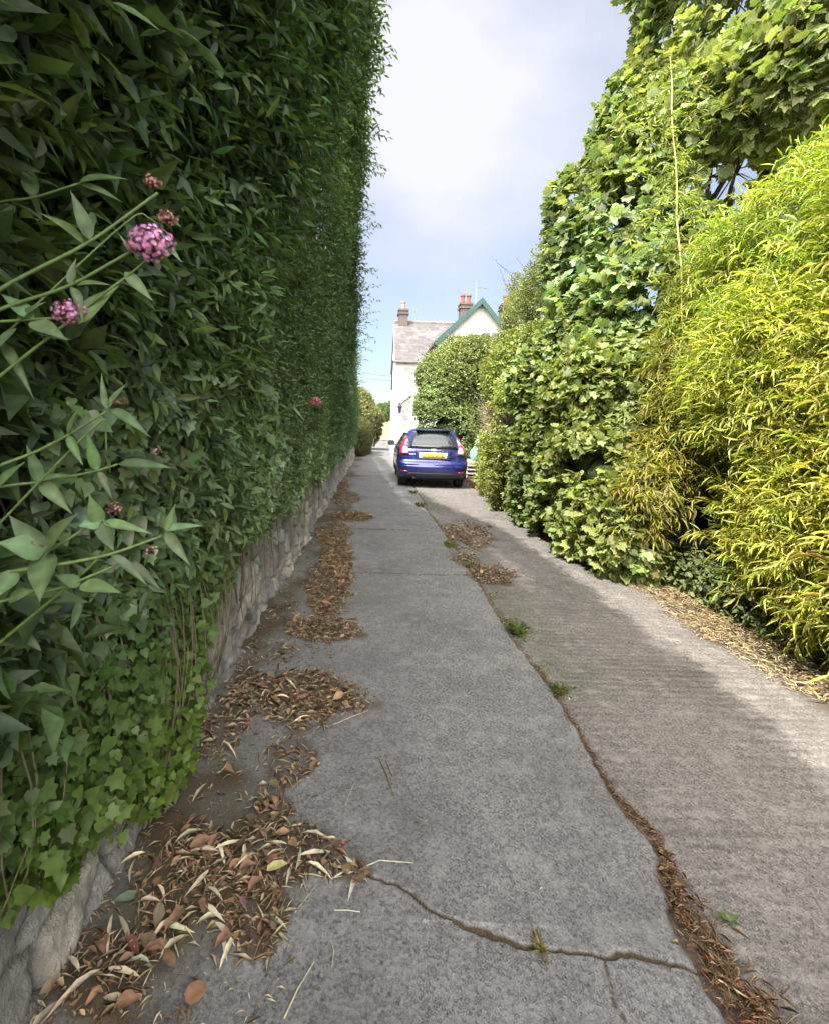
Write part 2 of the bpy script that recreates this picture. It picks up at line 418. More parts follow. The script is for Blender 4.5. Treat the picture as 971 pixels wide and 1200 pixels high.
rows_py = np.concatenate([np.arange(900, 560, -1.3), np.arange(560, 180, -1.2), np.arange(180, 20, -1.0), np.arange(20, 13, -0.5)])
ROWS = EYE * F / rows_py
def slab(name, fl, fr, n, side):
    Yg = np.repeat(ROWS[:, None], n, 1); u = np.linspace(0, 1, n)[None]
    Xl = fl(ROWS)[:, None]; Xr = fr(ROWS)[:, None]; X = Xl + (Xr - Xl) * u
    Z = 0.004 * wob(np.stack([X, Yg, X * 0], -1), 2.2, 1) + 0.0018 * wob(np.stack([X, Yg, X * 0], -1), 30, 8)
    edge = np.minimum(X - Xl, Xr - X)
    dirt = np.zeros_like(X); moss = np.zeros_like(X)
    P3 = np.stack([X, Yg, X * 0], -1)
    if side == 'l':
        dj = Xr - X
        Z -= 0.016 * np.exp(-(dj / 0.012) ** 2)
        jl_path = [Vector((a, b, 0)) for a, b in zip(jag(np.arange(0, 1.01, .04), 0.004, .02, 5), np.zeros(26))]
        cr = [CRACK[0]]
        for a, b in zip(CRACK[:-1], CRACK[1:]):
            k = max(2, int((b - a).length / 0.018))
            for i in range(1, k + 1): cr.append(a.lerp(b, i / k) + Vector((R.normal() * .0025, R.normal() * .0035, 0)))
        wdt = 0.0030 + 0.003 * np.abs(wob(P3, 14, 21)) + 0.004 * np.exp(-((X - .36) / .03) ** 2)
        dc = dist_poly(X, Yg, cr); cmask = np.exp(-(dc / wdt) ** 2)
        Z -= 0.02 * cmask; Z += 0.006 * np.exp(-(dc / 0.05) ** 2) * (Yg > 1.4)
        dirt = np.maximum(dirt, cmask * 1.6)
        # two thin joints further up and a hairline fork
        for y0, sd, s in ((4.72, 41, 1), (6.75, 42, 1), (7.9, 43, 1), (10.6, 44, 1), (14.0, 45, 1)):
            yy = y0 + np.interp(X, np.linspace(-1, 1.4, 60), np.random.RandomState(sd).normal(size=60) * 0.012 + np.linspace(0, .05, 60))
            m = np.exp(-((Yg - yy) / (0.007 + .001 * y0)) ** 2); dirt = np.maximum(dirt, m * .8); Z -= 0.006 * m
        fork = [G(x, y) for x, y in ((705, 1122), (715, 1150), (718, 1175), (735, 1200))]
        dirt = np.maximum(dirt, np.exp(-(dist_poly(X, Yg, fork) / 0.004) ** 2) * .8)
        dirt = np.maximum(dirt, np.exp(-((dj - .0) / 0.010) ** 2) * .5)
        hm = heap_mask(X, Yg); dirt = np.maximum(dirt, hm * .55); Z += 0.010 * hm
        foot = ((-0.38 + 0.16 * wob(P3, 3.3, 31) + 0.05 * wob(P3, 20, 32) - X) / 0.22).clip(0, 1)
        stain = foot * (0.45 + 0.3 * wob(P3, 7, 33)).clip(0, 1)
        moss = np.maximum(moss, stain * 1.1)
        dirt = np.maximum(dirt, foot * (.38 + .35 * wob(P3, 5, 34) + .2 * wob(P3, 18, 35)).clip(0, .75))
    else:
        dj = X - Xl; dv = Xr - X
        Z -= 0.012 * np.exp(-(dj / 0.014) ** 2)
        dirt = np.maximum(dirt, np.exp(-(dj / 0.018) ** 2) * .6 * (0.6 + .6 * wob(P3, 5, 52)).clip(0, 1))
        hm = heap_mask(X, Yg); dirt = np.maximum(dirt, hm * .8)
        band = ((Yg > 2.6) & (Yg < 13)) * np.exp(-((dj - .12) / .2) ** 2) * (0.5 + 0.5 * wob(P3, 4, 51)).clip(0, 1)
        moss = np.maximum(moss, band * .8)
        dirt = np.maximum(dirt, (0.9 - dv / 0.28 + 0.5 * wob(P3, 6, 61)).clip(0, 1) * .75)
        Z -= 0.004 * 0
    k = np.arange(len(ROWS) * n).reshape(len(ROWS), n)
    T = np.stack([k[:-1, :-1], k[:-1, 1:], k[1:, 1:], k[1:, :-1]], -1).reshape(-1, 4)
    V = np.stack([X, Yg, Z], -1).reshape(-1, 3)
    return np_mesh(name, V, T, attrs={'dirt': dirt, 'moss': moss})

def concrete(name, c0, c1, c2, ridged):
    m, nt, b = new_mat(name)
    v = coords(nt)
    vor = N(nt, 'ShaderNodeTexVoronoi', Scale=115.0); nt.links.new(v, vor.inputs['Vector'])
    vor2 = N(nt, 'ShaderNodeTexVoronoi', Scale=58.0); nt.links.new(v, vor2.inputs['Vector'])
    nf = noise(nt, v, 240, 3, .7); nb = noise(nt, v, 1.6, 5, .6); nm = noise(nt, v, 9, 5, .6)
    spec = N(nt, 'ShaderNodeSeparateColor'); nt.links.new(vor.outputs['Color'], spec.inputs[0])
    col = mixc(nt, mapr(nt, spec.outputs[0], 0.0, 1.0), c0, c1)
    big = N(nt, 'ShaderNodeSeparateColor'); nt.links.new(vor2.outputs['Color'], big.inputs[0])
    pit = math_n(nt, 'MULTIPLY', math_n(nt, 'GREATER_THAN', big.outputs[1], 0.84), mapr(nt, vor2.outputs['Distance'], 0.25, 0.4, 1.0, 0.0))
    col = mixc(nt, math_n(nt, 'MULTIPLY', pit, 0.75), col, [x * .38 for x in c0])
    col = mixc(nt, mapr(nt, nf.outputs[0], .42, .70, 0, .5), col, c2)
    col = mixc(nt, mapr(nt, nb.outputs[0], .42, .7, 0, .5), col, [x * 1.0 for x in c0])
    col = mixc(nt, mapr(nt, nm.outputs[0], .5, .75, 0, .35), col, c2)
    ad = N(nt, 'ShaderNodeAttribute', attribute_name='dirt'); am = N(nt, 'ShaderNodeAttribute', attribute_name='moss')
    soil = mixc(nt, mapr(nt, nf.outputs[0], .3, .7), (0.035, 0.026, 0.018), (0.10, 0.072, 0.045))
    mossc = mixc(nt, mapr(nt, nm.outputs[0], .3, .7), (0.075, 0.075, 0.07), (0.11, 0.12, 0.075))
    col = mixc(nt, mapr(nt, am.outputs['Fac'], 0, 1, 0, .8), col, mossc)
    dn = math_n(nt, 'ADD', ad.outputs['Fac'], math_n(nt, 'MULTIPLY', math_n(nt, 'SUBTRACT', nm.outputs[0], .5), 0.5))
    col = mixc(nt, mapr(nt, dn, .12, .62), col, soil)
    nt.links.new(col, b.inputs['Base Color']); b.inputs['Roughness'].default_value = .88; b.inputs['Specular IOR Level'].default_value = .25
    h = math_n(nt, 'ADD', math_n(nt, 'MULTIPLY', vor.outputs['Distance'], .6), nf.outputs[0])
    pr = bump(nt, b, h, .45, .004)
    if ridged:
        wv = N(nt, 'ShaderNodeTexWave', wave_type='BANDS', bands_direction='Y', Scale=5.2, Distortion=5.0, Detail=4.0); wv.inputs['Detail Scale'].default_value = 3.5; wv.inputs['Detail Roughness'].default_value = .7
        nt.links.new(v, wv.inputs['Vector'])
        hh = math_n(nt, 'MULTIPLY', wv.outputs['Fac'], mapr(nt, nb.outputs[0], .4, .65, .1, 1.0))
        bump(nt, b, hh, .42, .009, pr)
        col2 = mixc(nt, mapr(nt, hh, 0.0, .3, .19, 0.0), col, [x * .45 for x in c0]); nt.links.new(col2, b.inputs['Base Color'])
    return m
M_CON_L = concrete('aggregate_concrete', (0.060, 0.059, 0.059), (0.18, 0.178, 0.178), (0.34, 0.336, 0.33), False)
M_CON_R = concrete('tamped_concrete', (0.060, 0.054, 0.050), (0.185, 0.17, 0.158), (0.37, 0.345, 0.32), True)
tag(link('path', slab('path', lambda y: y * 0 - .93, xjl, 190, 'l'), M_CON_L), 'smooth grey exposed aggregate concrete wheel strip beside the stone wall', 'path', kind='structure')
tag(link('path', slab('path', xjr, xverge, 170, 'r'), M_CON_R), 'brownish ridged concrete wheel strip beside the bamboo', 'path', kind='structure')
# earth sheet to the horizon
def ground_mat():
    m, nt, b = new_mat('earth')
    v = coords(nt)
    n1 = noise(nt, v, 30, 6, .65); n2 = noise(nt, v, .05, 4); n3 = noise(nt, v, 160, 3)
    soil = mixc(nt, mapr(nt, n1.outputs[0], .3, .7), (0.045, 0.032, 0.022), (0.15, 0.11, 0.07))
    g = mixc(nt, mapr(nt, n1.outputs[0], .3, .7), (0.05, 0.08, 0.02), (0.10, 0.13, 0.04))
    sp = N(nt, 'ShaderNodeSeparateXYZ'); nt.links.new(v, sp.inputs[0])
    near = mapr(nt, sp.outputs[1], 48, 60)
    nt.links.new(mixc(nt, near, soil, g), b.inputs['Base Color']); b.inputs['Roughness'].default_value = .95
    bump(nt, b, n1.outputs[0], .8, .03); return m
me = bpy.data.meshes.new('ground')
bm = bmesh.new(); bmesh.ops.create_grid(bm, x_segments=40, y_segments=40, size=3000)
for v_ in bm.verts: v_.co.z = -0.035
bm.to_mesh(me); bm.free()
tag(link('ground', me, ground_mat()), 'bare brown earth under the lane and gardens', 'ground', kind='structure')

# far paved yard beyond the hedge end, and the hill
yard = MB(); yard.add([(-6, 20, -.012), (9, 20, -.012), (9, 60, -.012), (-6, 60, -.012)], [(0, 1, 2, 3)])
tag(yard.build('pavement', simple('yard_paving', (0.23, 0.21, 0.19), .9, .35, 1.5, .2)), 'pale worn paving of the yard in front of the house', 'paving', kind='structure')
n = 60; hx = np.linspace(-900, 900, n); hv = []; hf = []
for i, x in enumerate(hx):
    h = 70 + 22 * math.sin(x * .004 + 1.0) + 9 * math.sin(x * .017) + 3 * math.sin(x * .06)
    for j, (yy, k) in enumerate(((700, 0), (850, .35), (1000, .7), (1180, 1.0), (1400, .8))): hv.append((x, yy, h * k * .62 - .2))
for i in range(n - 1):
    for j in range(4): a = i * 5 + j; hf.append((a, a + 5, a + 6, a + 1))
tag(MB().add(hv, hf).build('hill', simple('wooded_hill', (0.07, 0.105, 0.095), .95, .3, .05, .1), smooth=True), 'low dark green wooded hill on the skyline', 'hill', kind='structure')

# ------------------------------------------------------------------ stone wall (left)
def hz(y): return np.interp(y, [-6, 5.2, 8.0, 21.8, 22.3], [4.25, 4.25, 3.15, 2.55, 2.1])
def xtop(y): return np.interp(y, [-6, 0, 3, 6, 10, 17, 22], [-.1, -.1, -.19, -.36, -.52, -.76, -.86])
WX = -0.83
def worley(A, B, seeds):
    d1 = np.full(A.shape, 9.0); d2 = np.full(A.shape, 9.0); idd = np.zeros(A.shape, int)
    for i, (a, b) in enumerate(seeds):
        d = np.hypot((A - a) * .75, (B - b) * 1.25)
        c = d < d1
        d2 = np.where(c, d1, np.minimum(d2, d)); idd = np.where(c, i, idd); d1 = np.where(c, d, d1)
    return d1, d2, idd
wy = np.concatenate([np.arange(-1.0, 1.0, .05), np.arange(1.0, 4.5, .012), np.arange(4.5, 9, .03), np.arange(9, 22.01, .08)])
wz = np.arange(-0.05, 0.93, .013)
Ay, Bz = np.meshgrid(wy, wz, indexing='ij')
disp = np.zeros_like(Ay); cid = np.zeros(Ay.shape, int); gapm = np.zeros_like(Ay)
for y0 in np.arange(-1, 22, 1.0):        # stones laid bay by bay
    sel = (wy >= y0) & (wy < y0 + 1.0001)
    if not sel.any(): continue
    r = np.random.RandomState(100)
    allseeds = [(yy + r2.uniform(-.1, .1), zz + r2.uniform(-.05, .05)) for yy in np.arange(y0 - .4, y0 + 1.5, .24) for zz in np.arange(-.05, 1.0, .15) for r2 in [np.random.RandomState(int((yy + 50) * 50.01) * 131 + int((zz + 1) * 100))]]
    wv_y = Ay[sel] + .03 * wob(np.stack([Ay[sel], Bz[sel], Bz[sel] * 0], -1), 9, 3); wv_z = Bz[sel] + .03 * wob(np.stack([Ay[sel], Bz[sel], Bz[sel] * 0], -1), 11, 4)
    d1, d2, ii = worley(wv_y, wv_z, allseeds)
    g = ((d2 - d1) / .028).clip(0, 1)
    off = np.array([np.random.RandomState(int((s[0] + 60) * 977) % 99991).rand() for s in allseeds])[ii]
    disp[sel] = .030 * np.sqrt(g) + .040 * off * (g > .02) * np.sqrt(g); gapm[sel] = 1 - g; cid[sel] = (off * 1000).astype(int)
P3 = np.stack([Ay, Bz, Ay * 0], -1)
disp += .020 * wob(P3, 7, 6) + .011 * wob(P3, 23, 7) + .006 * np.abs(wob(P3, 60, 8)) + .004 * wob(P3, 120, 12)
X = WX - .05 + disp - .06 * (Bz - .45)
near_round = np.exp(-(Bz / .06) ** 2) * .03
X += near_round
k = np.arange(Ay.size).reshape(Ay.shape)
T = np.stack([k[:-1, :-1], k[1:, :-1], k[1:, 1:], k[:-1, 1:]], -1).reshape(-1, 4)
V = np.stack([X, Ay, Bz], -1).reshape(-1, 3)
rr = cid.ravel() / 1000.0
cc = np.array([(.19, .18, .165), (.25, .24, .225), (.15, .145, .14), (.28, .255, .215)])[(rr * 3.99).astype(int)]
cc = cc * 1.7 * (0.85 + .3 * ((rr * 7.3) % 1))[:, None] * (1 - .5 * gapm.ravel()[:, None])
mw, nt, b = new_mat('wall_stone')
a = N(nt, 'ShaderNodeAttribute', attribute_name='col'); v = coords(nt)
n1 = noise(nt, v, 24, 7, .65); n2 = noise(nt, v, 4, 5); n3 = noise(nt, v, 110, 4, .7)
c = mixc(nt, mapr(nt, n1.outputs[0], .35, .7, .0, .6), a.outputs['Color'], (.095, .09, .085))
c = mixc(nt, mapr(nt, n3.outputs[0], .58, .72, 0, .8), c, (.43, .42, .39))
c = mixc(nt, mapr(nt, n2.outputs[0], .52, .7, 0, .5), c, (.10, .11, .055))
nt.links.new(c, b.inputs['Base Color']); b.inputs['Roughness'].default_value = .92; b.inputs['Specular IOR Level'].default_value = .2
bump(nt, b, math_n(nt, 'ADD', n1.outputs[0], math_n(nt, 'MULTIPLY', n3.outputs[0], .6)), 1.0, .03)
wall = thing('stone_wall', 'low rough grey rubble wall under the tall dark hedge', 'wall', (WX, 8, 0))
link('stonework', np_mesh('stonework', V, T, colors=cc), mw, wall)
bk = MB(); bk.box((WX - .32, 10.5, .44), (.40, 23, .9)); bk.box((WX - .27, 22.0, .44), (.5, .06, .9))
bk.build('wall_core', simple('wall_core_stone', (.15, .14, .13), .95, .3, 8, .1), wall)

# ------------------------------------------------------------------ left hedge
def xface(y, z):
    t = ((z - .85) / (hz(y) - .85)).clip(0, 1.05)
    return WX + .02 + (xtop(y) - WX) * t ** 1.35
hedge = thing('clipped_hedge', 'very tall dark green hedge leaning over the lane above the stone wall', 'hedge', (-1.3, 8, .85))
def hedge_pts(n, y0, y1, zlo=.8, depth=.28, ypow=1.0):
    y = y0 + (y1 - y0) * R.rand(n) ** ypow; z = zlo + (hz(y) - zlo) * R.rand(n)
    P = np.stack([np.zeros(n), y, z], -1)
    bulge = .07 * wob(P, 2.6, 71) + .04 * wob(P, 8, 72)
    d = depth * R.rand(n) ** 1.6
    P[:, 0] = xface(y, z) + bulge - d
    return P, d
HCOL = (0.108, 0.165, 0.070)
parts = []
# near zone: leafy sprays
P, d = hedge_pts(5200, .3, 2.6, .9)
D = unit(np.stack([.75 + .3 * R.rand(len(P)), -.15 + .5 * R.normal(size=len(P)), -.1 + .5 * R.normal(size=len(P))], -1))
parts += sprigs(P, D, .10 + .09 * R.rand(len(P)), 8, .066, .30, T_LANCE, HCOL, droop=.45, spread=.9, alt=(.13, .18, .05), palt=.10, colv=.28)
P, d = hedge_pts(9000, 2.4, 6.2, .8, ypow=1.1)
D = unit(np.stack([.75 + .3 * R.rand(len(P)), -.15 + .5 * R.normal(size=len(P)), .0 + .5 * R.normal(size=len(P))], -1))
parts += sprigs(P, D, .10 + .09 * R.rand(len(P)), 7, .050, .36, T_SMALL, HCOL, droop=.35, alt=(.12, .17, .05), palt=.08, twig=False, colv=.28)
P, d = hedge_pts(9500, 6, 22.2, .75, ypow=1.15)
D = unit(np.stack([.75 + .3 * R.rand(len(P)), -.2 + .5 * R.normal(size=len(P)), .1 + .5 * R.normal(size=len(P))], -1))
parts += sprigs(P, D, .12 + .1 * R.rand(len(P)), 6, .075, .36, T_SMALL, (.10, .165, .075), droop=.3, twig=False, colv=.22)
P, d = hedge_pts(1300, .6, 2.4, 1.5, depth=.10)
D = unit(np.stack([.8 + .3 * R.rand(len(P)), -.2 + .5 * R.normal(size=len(P)), .1 + .5 * R.normal(size=len(P))], -1))
parts += sprigs(P, D, .12 + .09 * R.rand(len(P)), 7, .082, .27, T_LANCE, (.125, .195, .068), droop=.4, spread=.9, alt=(.12, .18, .05), palt=.12, colv=.25)  # brighter leaf colour stands in for light coming through the leaves
# behind the lens: sparser, still casts its shade
P, d = hedge_pts(6500, -5.0, 1.2, .9)
D = unit(np.stack([.75 + .3 * R.rand(len(P)), .4 * R.normal(size=len(P)), .4 * R.normal(size=len(P))], -1))
parts += sprigs(P, D, .15, 6, .12, .4, T_SMALL, HCOL, droop=.3, twig=False)
# top edge, spilling shoots against the sky
n = 5200; y = np.concatenate([R.uniform(2.2, 9, n - 1500), R.uniform(9, 22, 1500)]); z = hz(y) - .22 * R.rand(n)
P = np.stack([xtop(y) - .30 * R.rand(n), y, z + .05 * R.normal(size=n)], -1)
D = unit(np.stack([.4 + .5 * R.rand(n), .4 * R.normal(size=n), .35 + .5 * R.normal(size=n)], -1))
parts += sprigs(P, D, .10 + .10 * R.rand(n), 7, .055, .34, T_SMALL, HCOL, droop=.2, twig=True, tr=.0014)
n = 300; y = np.concatenate([R.uniform(2.4, 8.5, 240), R.uniform(8, 20, 60)]); z = hz(y) - .3 * R.rand(n)
P = np.stack([xtop(y) - .06, y, z], -1)
D = unit(np.stack([.75 + .3 * R.rand(n), .4 * R.normal(size=n), .15 + .4 * R.normal(size=n)], -1))
parts += sprigs(P, D, .14 + .34 * R.rand(n) ** 1.7 * (y / 5).clip(.6, 1.3), 13, .062, .34, T_SMALL, HCOL, droop=.1, twig=True, tr=.0018, spread=.8)
leaf_obj('foliage', parts, M_LEAF, hedge)
# woody inside of the hedge
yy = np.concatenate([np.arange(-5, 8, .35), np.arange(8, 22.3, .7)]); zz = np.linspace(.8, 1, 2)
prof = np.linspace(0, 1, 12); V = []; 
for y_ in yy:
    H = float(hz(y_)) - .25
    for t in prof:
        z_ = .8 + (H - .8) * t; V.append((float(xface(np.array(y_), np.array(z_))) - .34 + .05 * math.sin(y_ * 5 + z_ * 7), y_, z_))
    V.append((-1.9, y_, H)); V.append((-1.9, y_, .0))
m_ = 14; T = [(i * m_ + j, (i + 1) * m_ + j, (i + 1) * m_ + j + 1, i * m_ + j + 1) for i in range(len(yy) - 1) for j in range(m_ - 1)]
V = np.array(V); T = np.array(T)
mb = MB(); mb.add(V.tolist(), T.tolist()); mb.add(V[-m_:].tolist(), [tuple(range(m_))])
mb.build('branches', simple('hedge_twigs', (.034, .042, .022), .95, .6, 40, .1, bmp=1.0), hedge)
tr = MB()
for y_ in np.arange(.6, 21.5, .55):
    x_ = -1.35 + .1 * R.normal(); tr.tube([(x_, y_, .0), (x_ + .1, y_ + .05, 1.2), (x_ + .25, y_ - .05, 2.3)], [.035, .03, .015], 5)
tr.build('trunk', M_BARK, hedge)

# ------------------------------------------------------------------ ivy on the wall (dark, big leaved) and bright creeper at its foot
ivy = thing('ivy', 'dark big leaved ivy climbing from the wall top into the tall hedge', 'ivy', (WX, 2, .6))
parts = []; tw = []
def ivy_face(y, z): return np.where(z > .85, xface(y, np.maximum(z, .85)), WX + .04)
n = 3600; y = 1.0 + 3.6 * R.rand(n) ** 1.1; ztop = np.interp(y, [1.0, 1.5, 3, 5], [1.45, 1.72, 1.65, 1.3]) + .12 * wob(np.stack([y, y, y], -1), 5, 80); z = .76 + (ztop - .76) * R.rand(n) ** .9
P = np.stack([ivy_face(y, z) + .10 - .10 * R.rand(n) ** .6 + .03 * wob(np.stack([y, z, y * 0], -1), 6, 81), y, z], -1)
A = unit(np.stack([.25 + .25 * R.normal(size=n), -.25 + .5 * R.normal(size=n), -.75 + .3 * R.normal(size=n)], -1))
Nn = unit(np.stack([.75 + .2 * R.normal(size=n), -.45 + .35 * R.normal(size=n), .35 + .3 * R.normal(size=n)], -1))
L = (.032 + .045 * R.rand(n)) * np.interp(y, [1, 2], [.85, 1.1])
parts.append(leaves(P[:n // 2], A[:n // 2], Nn[:n // 2], L[:n // 2], L[:n // 2] * 1.0, T_IVY, jitter_col((.098, .15, .060), n // 2, .3, .08, (.08, .12, .03), .08)))
parts.append(leaves(P[n // 2:], A[n // 2:], Nn[n // 2:], L[n // 2:], L[n // 2:] * .9, T_IVY2, jitter_col((.098, .15, .060), n - n // 2, .3, .08, (.08, .12, .03), .08)))
n = 5200; y = 3.2 + 18.5 * R.rand(n) ** 1.4; z = .72 + (1.3 - .72) * R.rand(n)
z = np.where(y < 4.2, np.maximum(z, .84), z) + .10 * wob(np.stack([y, y * 0, y * 0], -1), 3, 83)
P = np.stack([ivy_face(y, z) + .09 - .1 * R.rand(n), y, z], -1)
A = unit(np.stack([.25 + .25 * R.normal(size=n), -.25 + .5 * R.normal(size=n), -.75 + .3 * R.normal(size=n)], -1))
Nn = unit(np.stack([.7 + .2 * R.normal(size=n), -.5 + .35 * R.normal(size=n), .35 + .3 * R.normal(size=n)], -1))
L = .05 + .05 * R.rand(n); parts.append(leaves(P, A, Nn, L, L, T_IVY2, jitter_col((.098, .15, .060), n, .3, .08, (.075, .11, .03), .08)))
leaf_obj('leaves', parts, M_GLOSSY, ivy)
tb = MB()
for i in range(40):
    y0 = .9 + 3.0 * R.rand(); pts = []; yv = y0; zv = .35 if y0 < 3 else .6
    for k_ in range(7): pts.append((float(ivy_face(np.array(yv), np.array(zv))) + .005, yv, zv)); yv += .06 * R.normal(); zv += .16
    MB().tube(pts, [.006 - .0006 * k_ for k_ in range(7)], 5).build('stem', M_TWIG, ivy)
for i in range(22):                     # bare stems hanging down the stone
    y0 = 2.8 + 5 * R.rand() ** 1.3; zv = .75; yv = y0; pts = []
    for k_ in range(5): pts.append((WX + .06 + .02 * R.rand() - .06 * (zv - .45), yv, zv)); yv += .03 * R.normal(); zv -= .09 + .06 * R.rand()
    MB().tube(pts, [.005, .0045, .004, .003, .002], 4).build('stem', M_TWIG, ivy)

creeper = thing('creeper', 'bright green small leaved creeper hanging over the near end of the wall', 'creeper', (WX, 1.6, .2))
n = 9000; y = .75 + 2.15 * R.rand(n)
zmin = np.interp(y, [.7, 1.05, 1.25, 1.55, 1.8, 2.05, 2.2, 2.6, 3.0], [.40, .36, .24, .12, .03, .08, .46, .54, .68]) + .05 * wob(np.stack([y, y * 0, y * 0], -1), 14, 85)
zmax = np.interp(y, [.7, 2, 3.0], [.98, .92, .85]); z = zmin + (zmax - zmin) * R.rand(n) ** .9
bul = .16 * np.sin(((z - zmin) / np.maximum(zmax - zmin, .05)).clip(0, 1) * 2.6 + .25) * np.interp(y, [.7, 2.0, 2.3, 3.0], [.8, .9, .22, .12])
P = np.stack([WX + .05 + bul - .14 * R.rand(n) ** .8 + .045 * wob(np.stack([y, z, y * 0], -1), 9, 86), y, z], -1)
A = unit(np.stack([.35 + .4 * R.normal(size=n), -.1 + .75 * R.normal(size=n), -.4 + .6 * R.normal(size=n)], -1))
Nn = unit(np.stack([.55 + .35 * R.normal(size=n), -.4 + .45 * R.normal(size=n), .55 + .4 * R.normal(size=n)], -1))
L = .017 + .034 * R.rand(n) ** 1.5; lowness = ((.75 - z) / .5).clip(0, 1)[:, None]
cb = jitter_col((1, 1, 1), n, .42, .09) * ((1 - lowness) * np.array((.085, .145, .04)) + lowness * np.array((.13, .205, .026)))
cb = cb.clip(.005, .5); h_ = R.rand(n) < .6
leaf_obj('leaves', [leaves(P[h_], A[h_], Nn[h_], L[h_], L[h_] * 1.05, T_IVY, cb[h_]), leaves(P[~h_], A[~h_], Nn[~h_], L[~h_], L[~h_] * .95, T_IVY2, cb[~h_])], M_LEAF, creeper)
M_CSTEM = simple('creeper_stem', (.12, .10, .06), .8, .3, 60)
for i in range(46):
    y0 = .9 + 1.9 * R.rand(); zv = .9; pts = []; yv = y0; z1 = float(np.interp(y0, [.7, 1.05, 1.55, 1.8, 2.1, 3], [.4, .36, .12, .03, .05, .5]))
    for k_ in range(6):
        t = k_ / 5; zv = .9 + (z1 - .9) * t; pts.append((WX + .05 + .1 * math.sin(t * 2.6 + .25), yv, zv)); yv += .035 * R.normal()
    MB().tube(pts, .0022, 4).build('stem', M_CSTEM, creeper)

# ------------------------------------------------------------------ valerian stems in front of the hedge
LV = (0.13, 0.20, 0.095)
def flower_head(name, parent, c, r, n, col, label=None, axis=(.35, -.75, .5)):
    d = rdir(n * 2); ax = unit(np.array(axis)[None])[0]; d = d[(d @ ax) > -.25][:n]; n = len(d)
    P = np.array(c)[None] + d * (r * (.6 + .55 * R.rand(n) ** .8))[:, None] * np.array([1.15, 1, .85])
    A = unit(np.cross(d, rdir(n))); L = .0098 * (.8 + .5 * R.rand(n)) * (r / .026) ** .5
    pts = leaves(P - A * (L / 2)[:, None], A, d + .35 * rdir(n), L, L, T_STAR, jitter_col(col, n, .28, .10))
    st = twig_patch(np.repeat(np.array(c)[None] - ax * r * .9, n, 0), P, .0006, .0008, jitter_col((.33, .14, .16), n, .2))
    o = leaf_obj(name, [pts, st], M_PETAL, parent)
    if label: o['label'] = label
    return o
def leaf_part(parent, base, tip, wid, col=LV, bend=.5, nrm=None):
    b0, t0 = np.array(base)[None], np.array(tip)[None]; A = t0 - b0; L = np.linalg.norm(A, axis=1)
    Nn = np.array([nrm if nrm else (.25 + .3 * R.normal(), -.6, .65)])
    tv = tpl_lance(fold=.18, bend=-.2)
    # finer leaf: more stations
    st = np.linspace(0, 1, 9); wd = np.sin(np.pi * st ** .60) ** 1.15
    v = []; f = []
    for i, (s_, w_) in enumerate(zip(st, wd)): v += [(-w_ / 2, s_, .10 * w_ - .22 * s_ ** 2), (0, s_, -.22 * s_ ** 2), (w_ / 2, s_, .10 * w_ - .22 * s_ ** 2)]
    for i in range(8):
        q = 3 * i; f += [(q, q + 1, q + 4), (q, q + 4, q + 3), (q + 1, q + 2, q + 5), (q + 1, q + 5, q + 4)]
    pv, pt, pc = leaves(b0, A, Nn, L, wid * .88, (np.array(v), np.array(f)), jitter_col(col, 1, .15, .06), bend=np.array([bend * R.uniform(.6, 1.8)]))
    pc = pc.copy(); pc[1::3] *= 1.35; pc *= (.85 + .3 * R.rand(len(pc), 1))
    return leaf_obj('leaf', [(pv, pt, pc)], M_LEAF, parent)
def valerian(label, root, stems, lvs, heads, group='valerian plants rooted on the wall top'):
    t = thing('valerian_plant', label, 'plant', root, group=group)
    for pts, r in stems:
        P = [Vector(root)] + [at(*p) for p in pts] if len(pts[0]) == 3 else pts
        # smooth with a few in-betweens
        Q = []
        for i in range(len(P) - 1):
            for k_ in range(5): Q.append(P[i].lerp(P[i + 1], k_ / 5))
        Q.append(P[-1])
        for _ in range(2): Q = [Q[0]] + [(Q[i - 1] + Q[i] * 2 + Q[i + 1]) / 4 for i in range(1, len(Q) - 1)] + [Q[-1]]
        MB().tube(Q, [r * (1.15 - .5 * i / len(Q)) for i in range(len(Q))], 8).build('stem', M_STEM, t, smooth=True)
    for b0, t0, wpx in lvs:
        leaf_part(t, at(*b0), at(*t0), wpx * b0[2] / F, nrm=None)
    for c, r, n, col, lab in heads: flower_head('flower_head', t, at(*c), r, n, col, lab)
    return t
PINK, FADE = (.86, .42, .66), (.58, .33, .28)
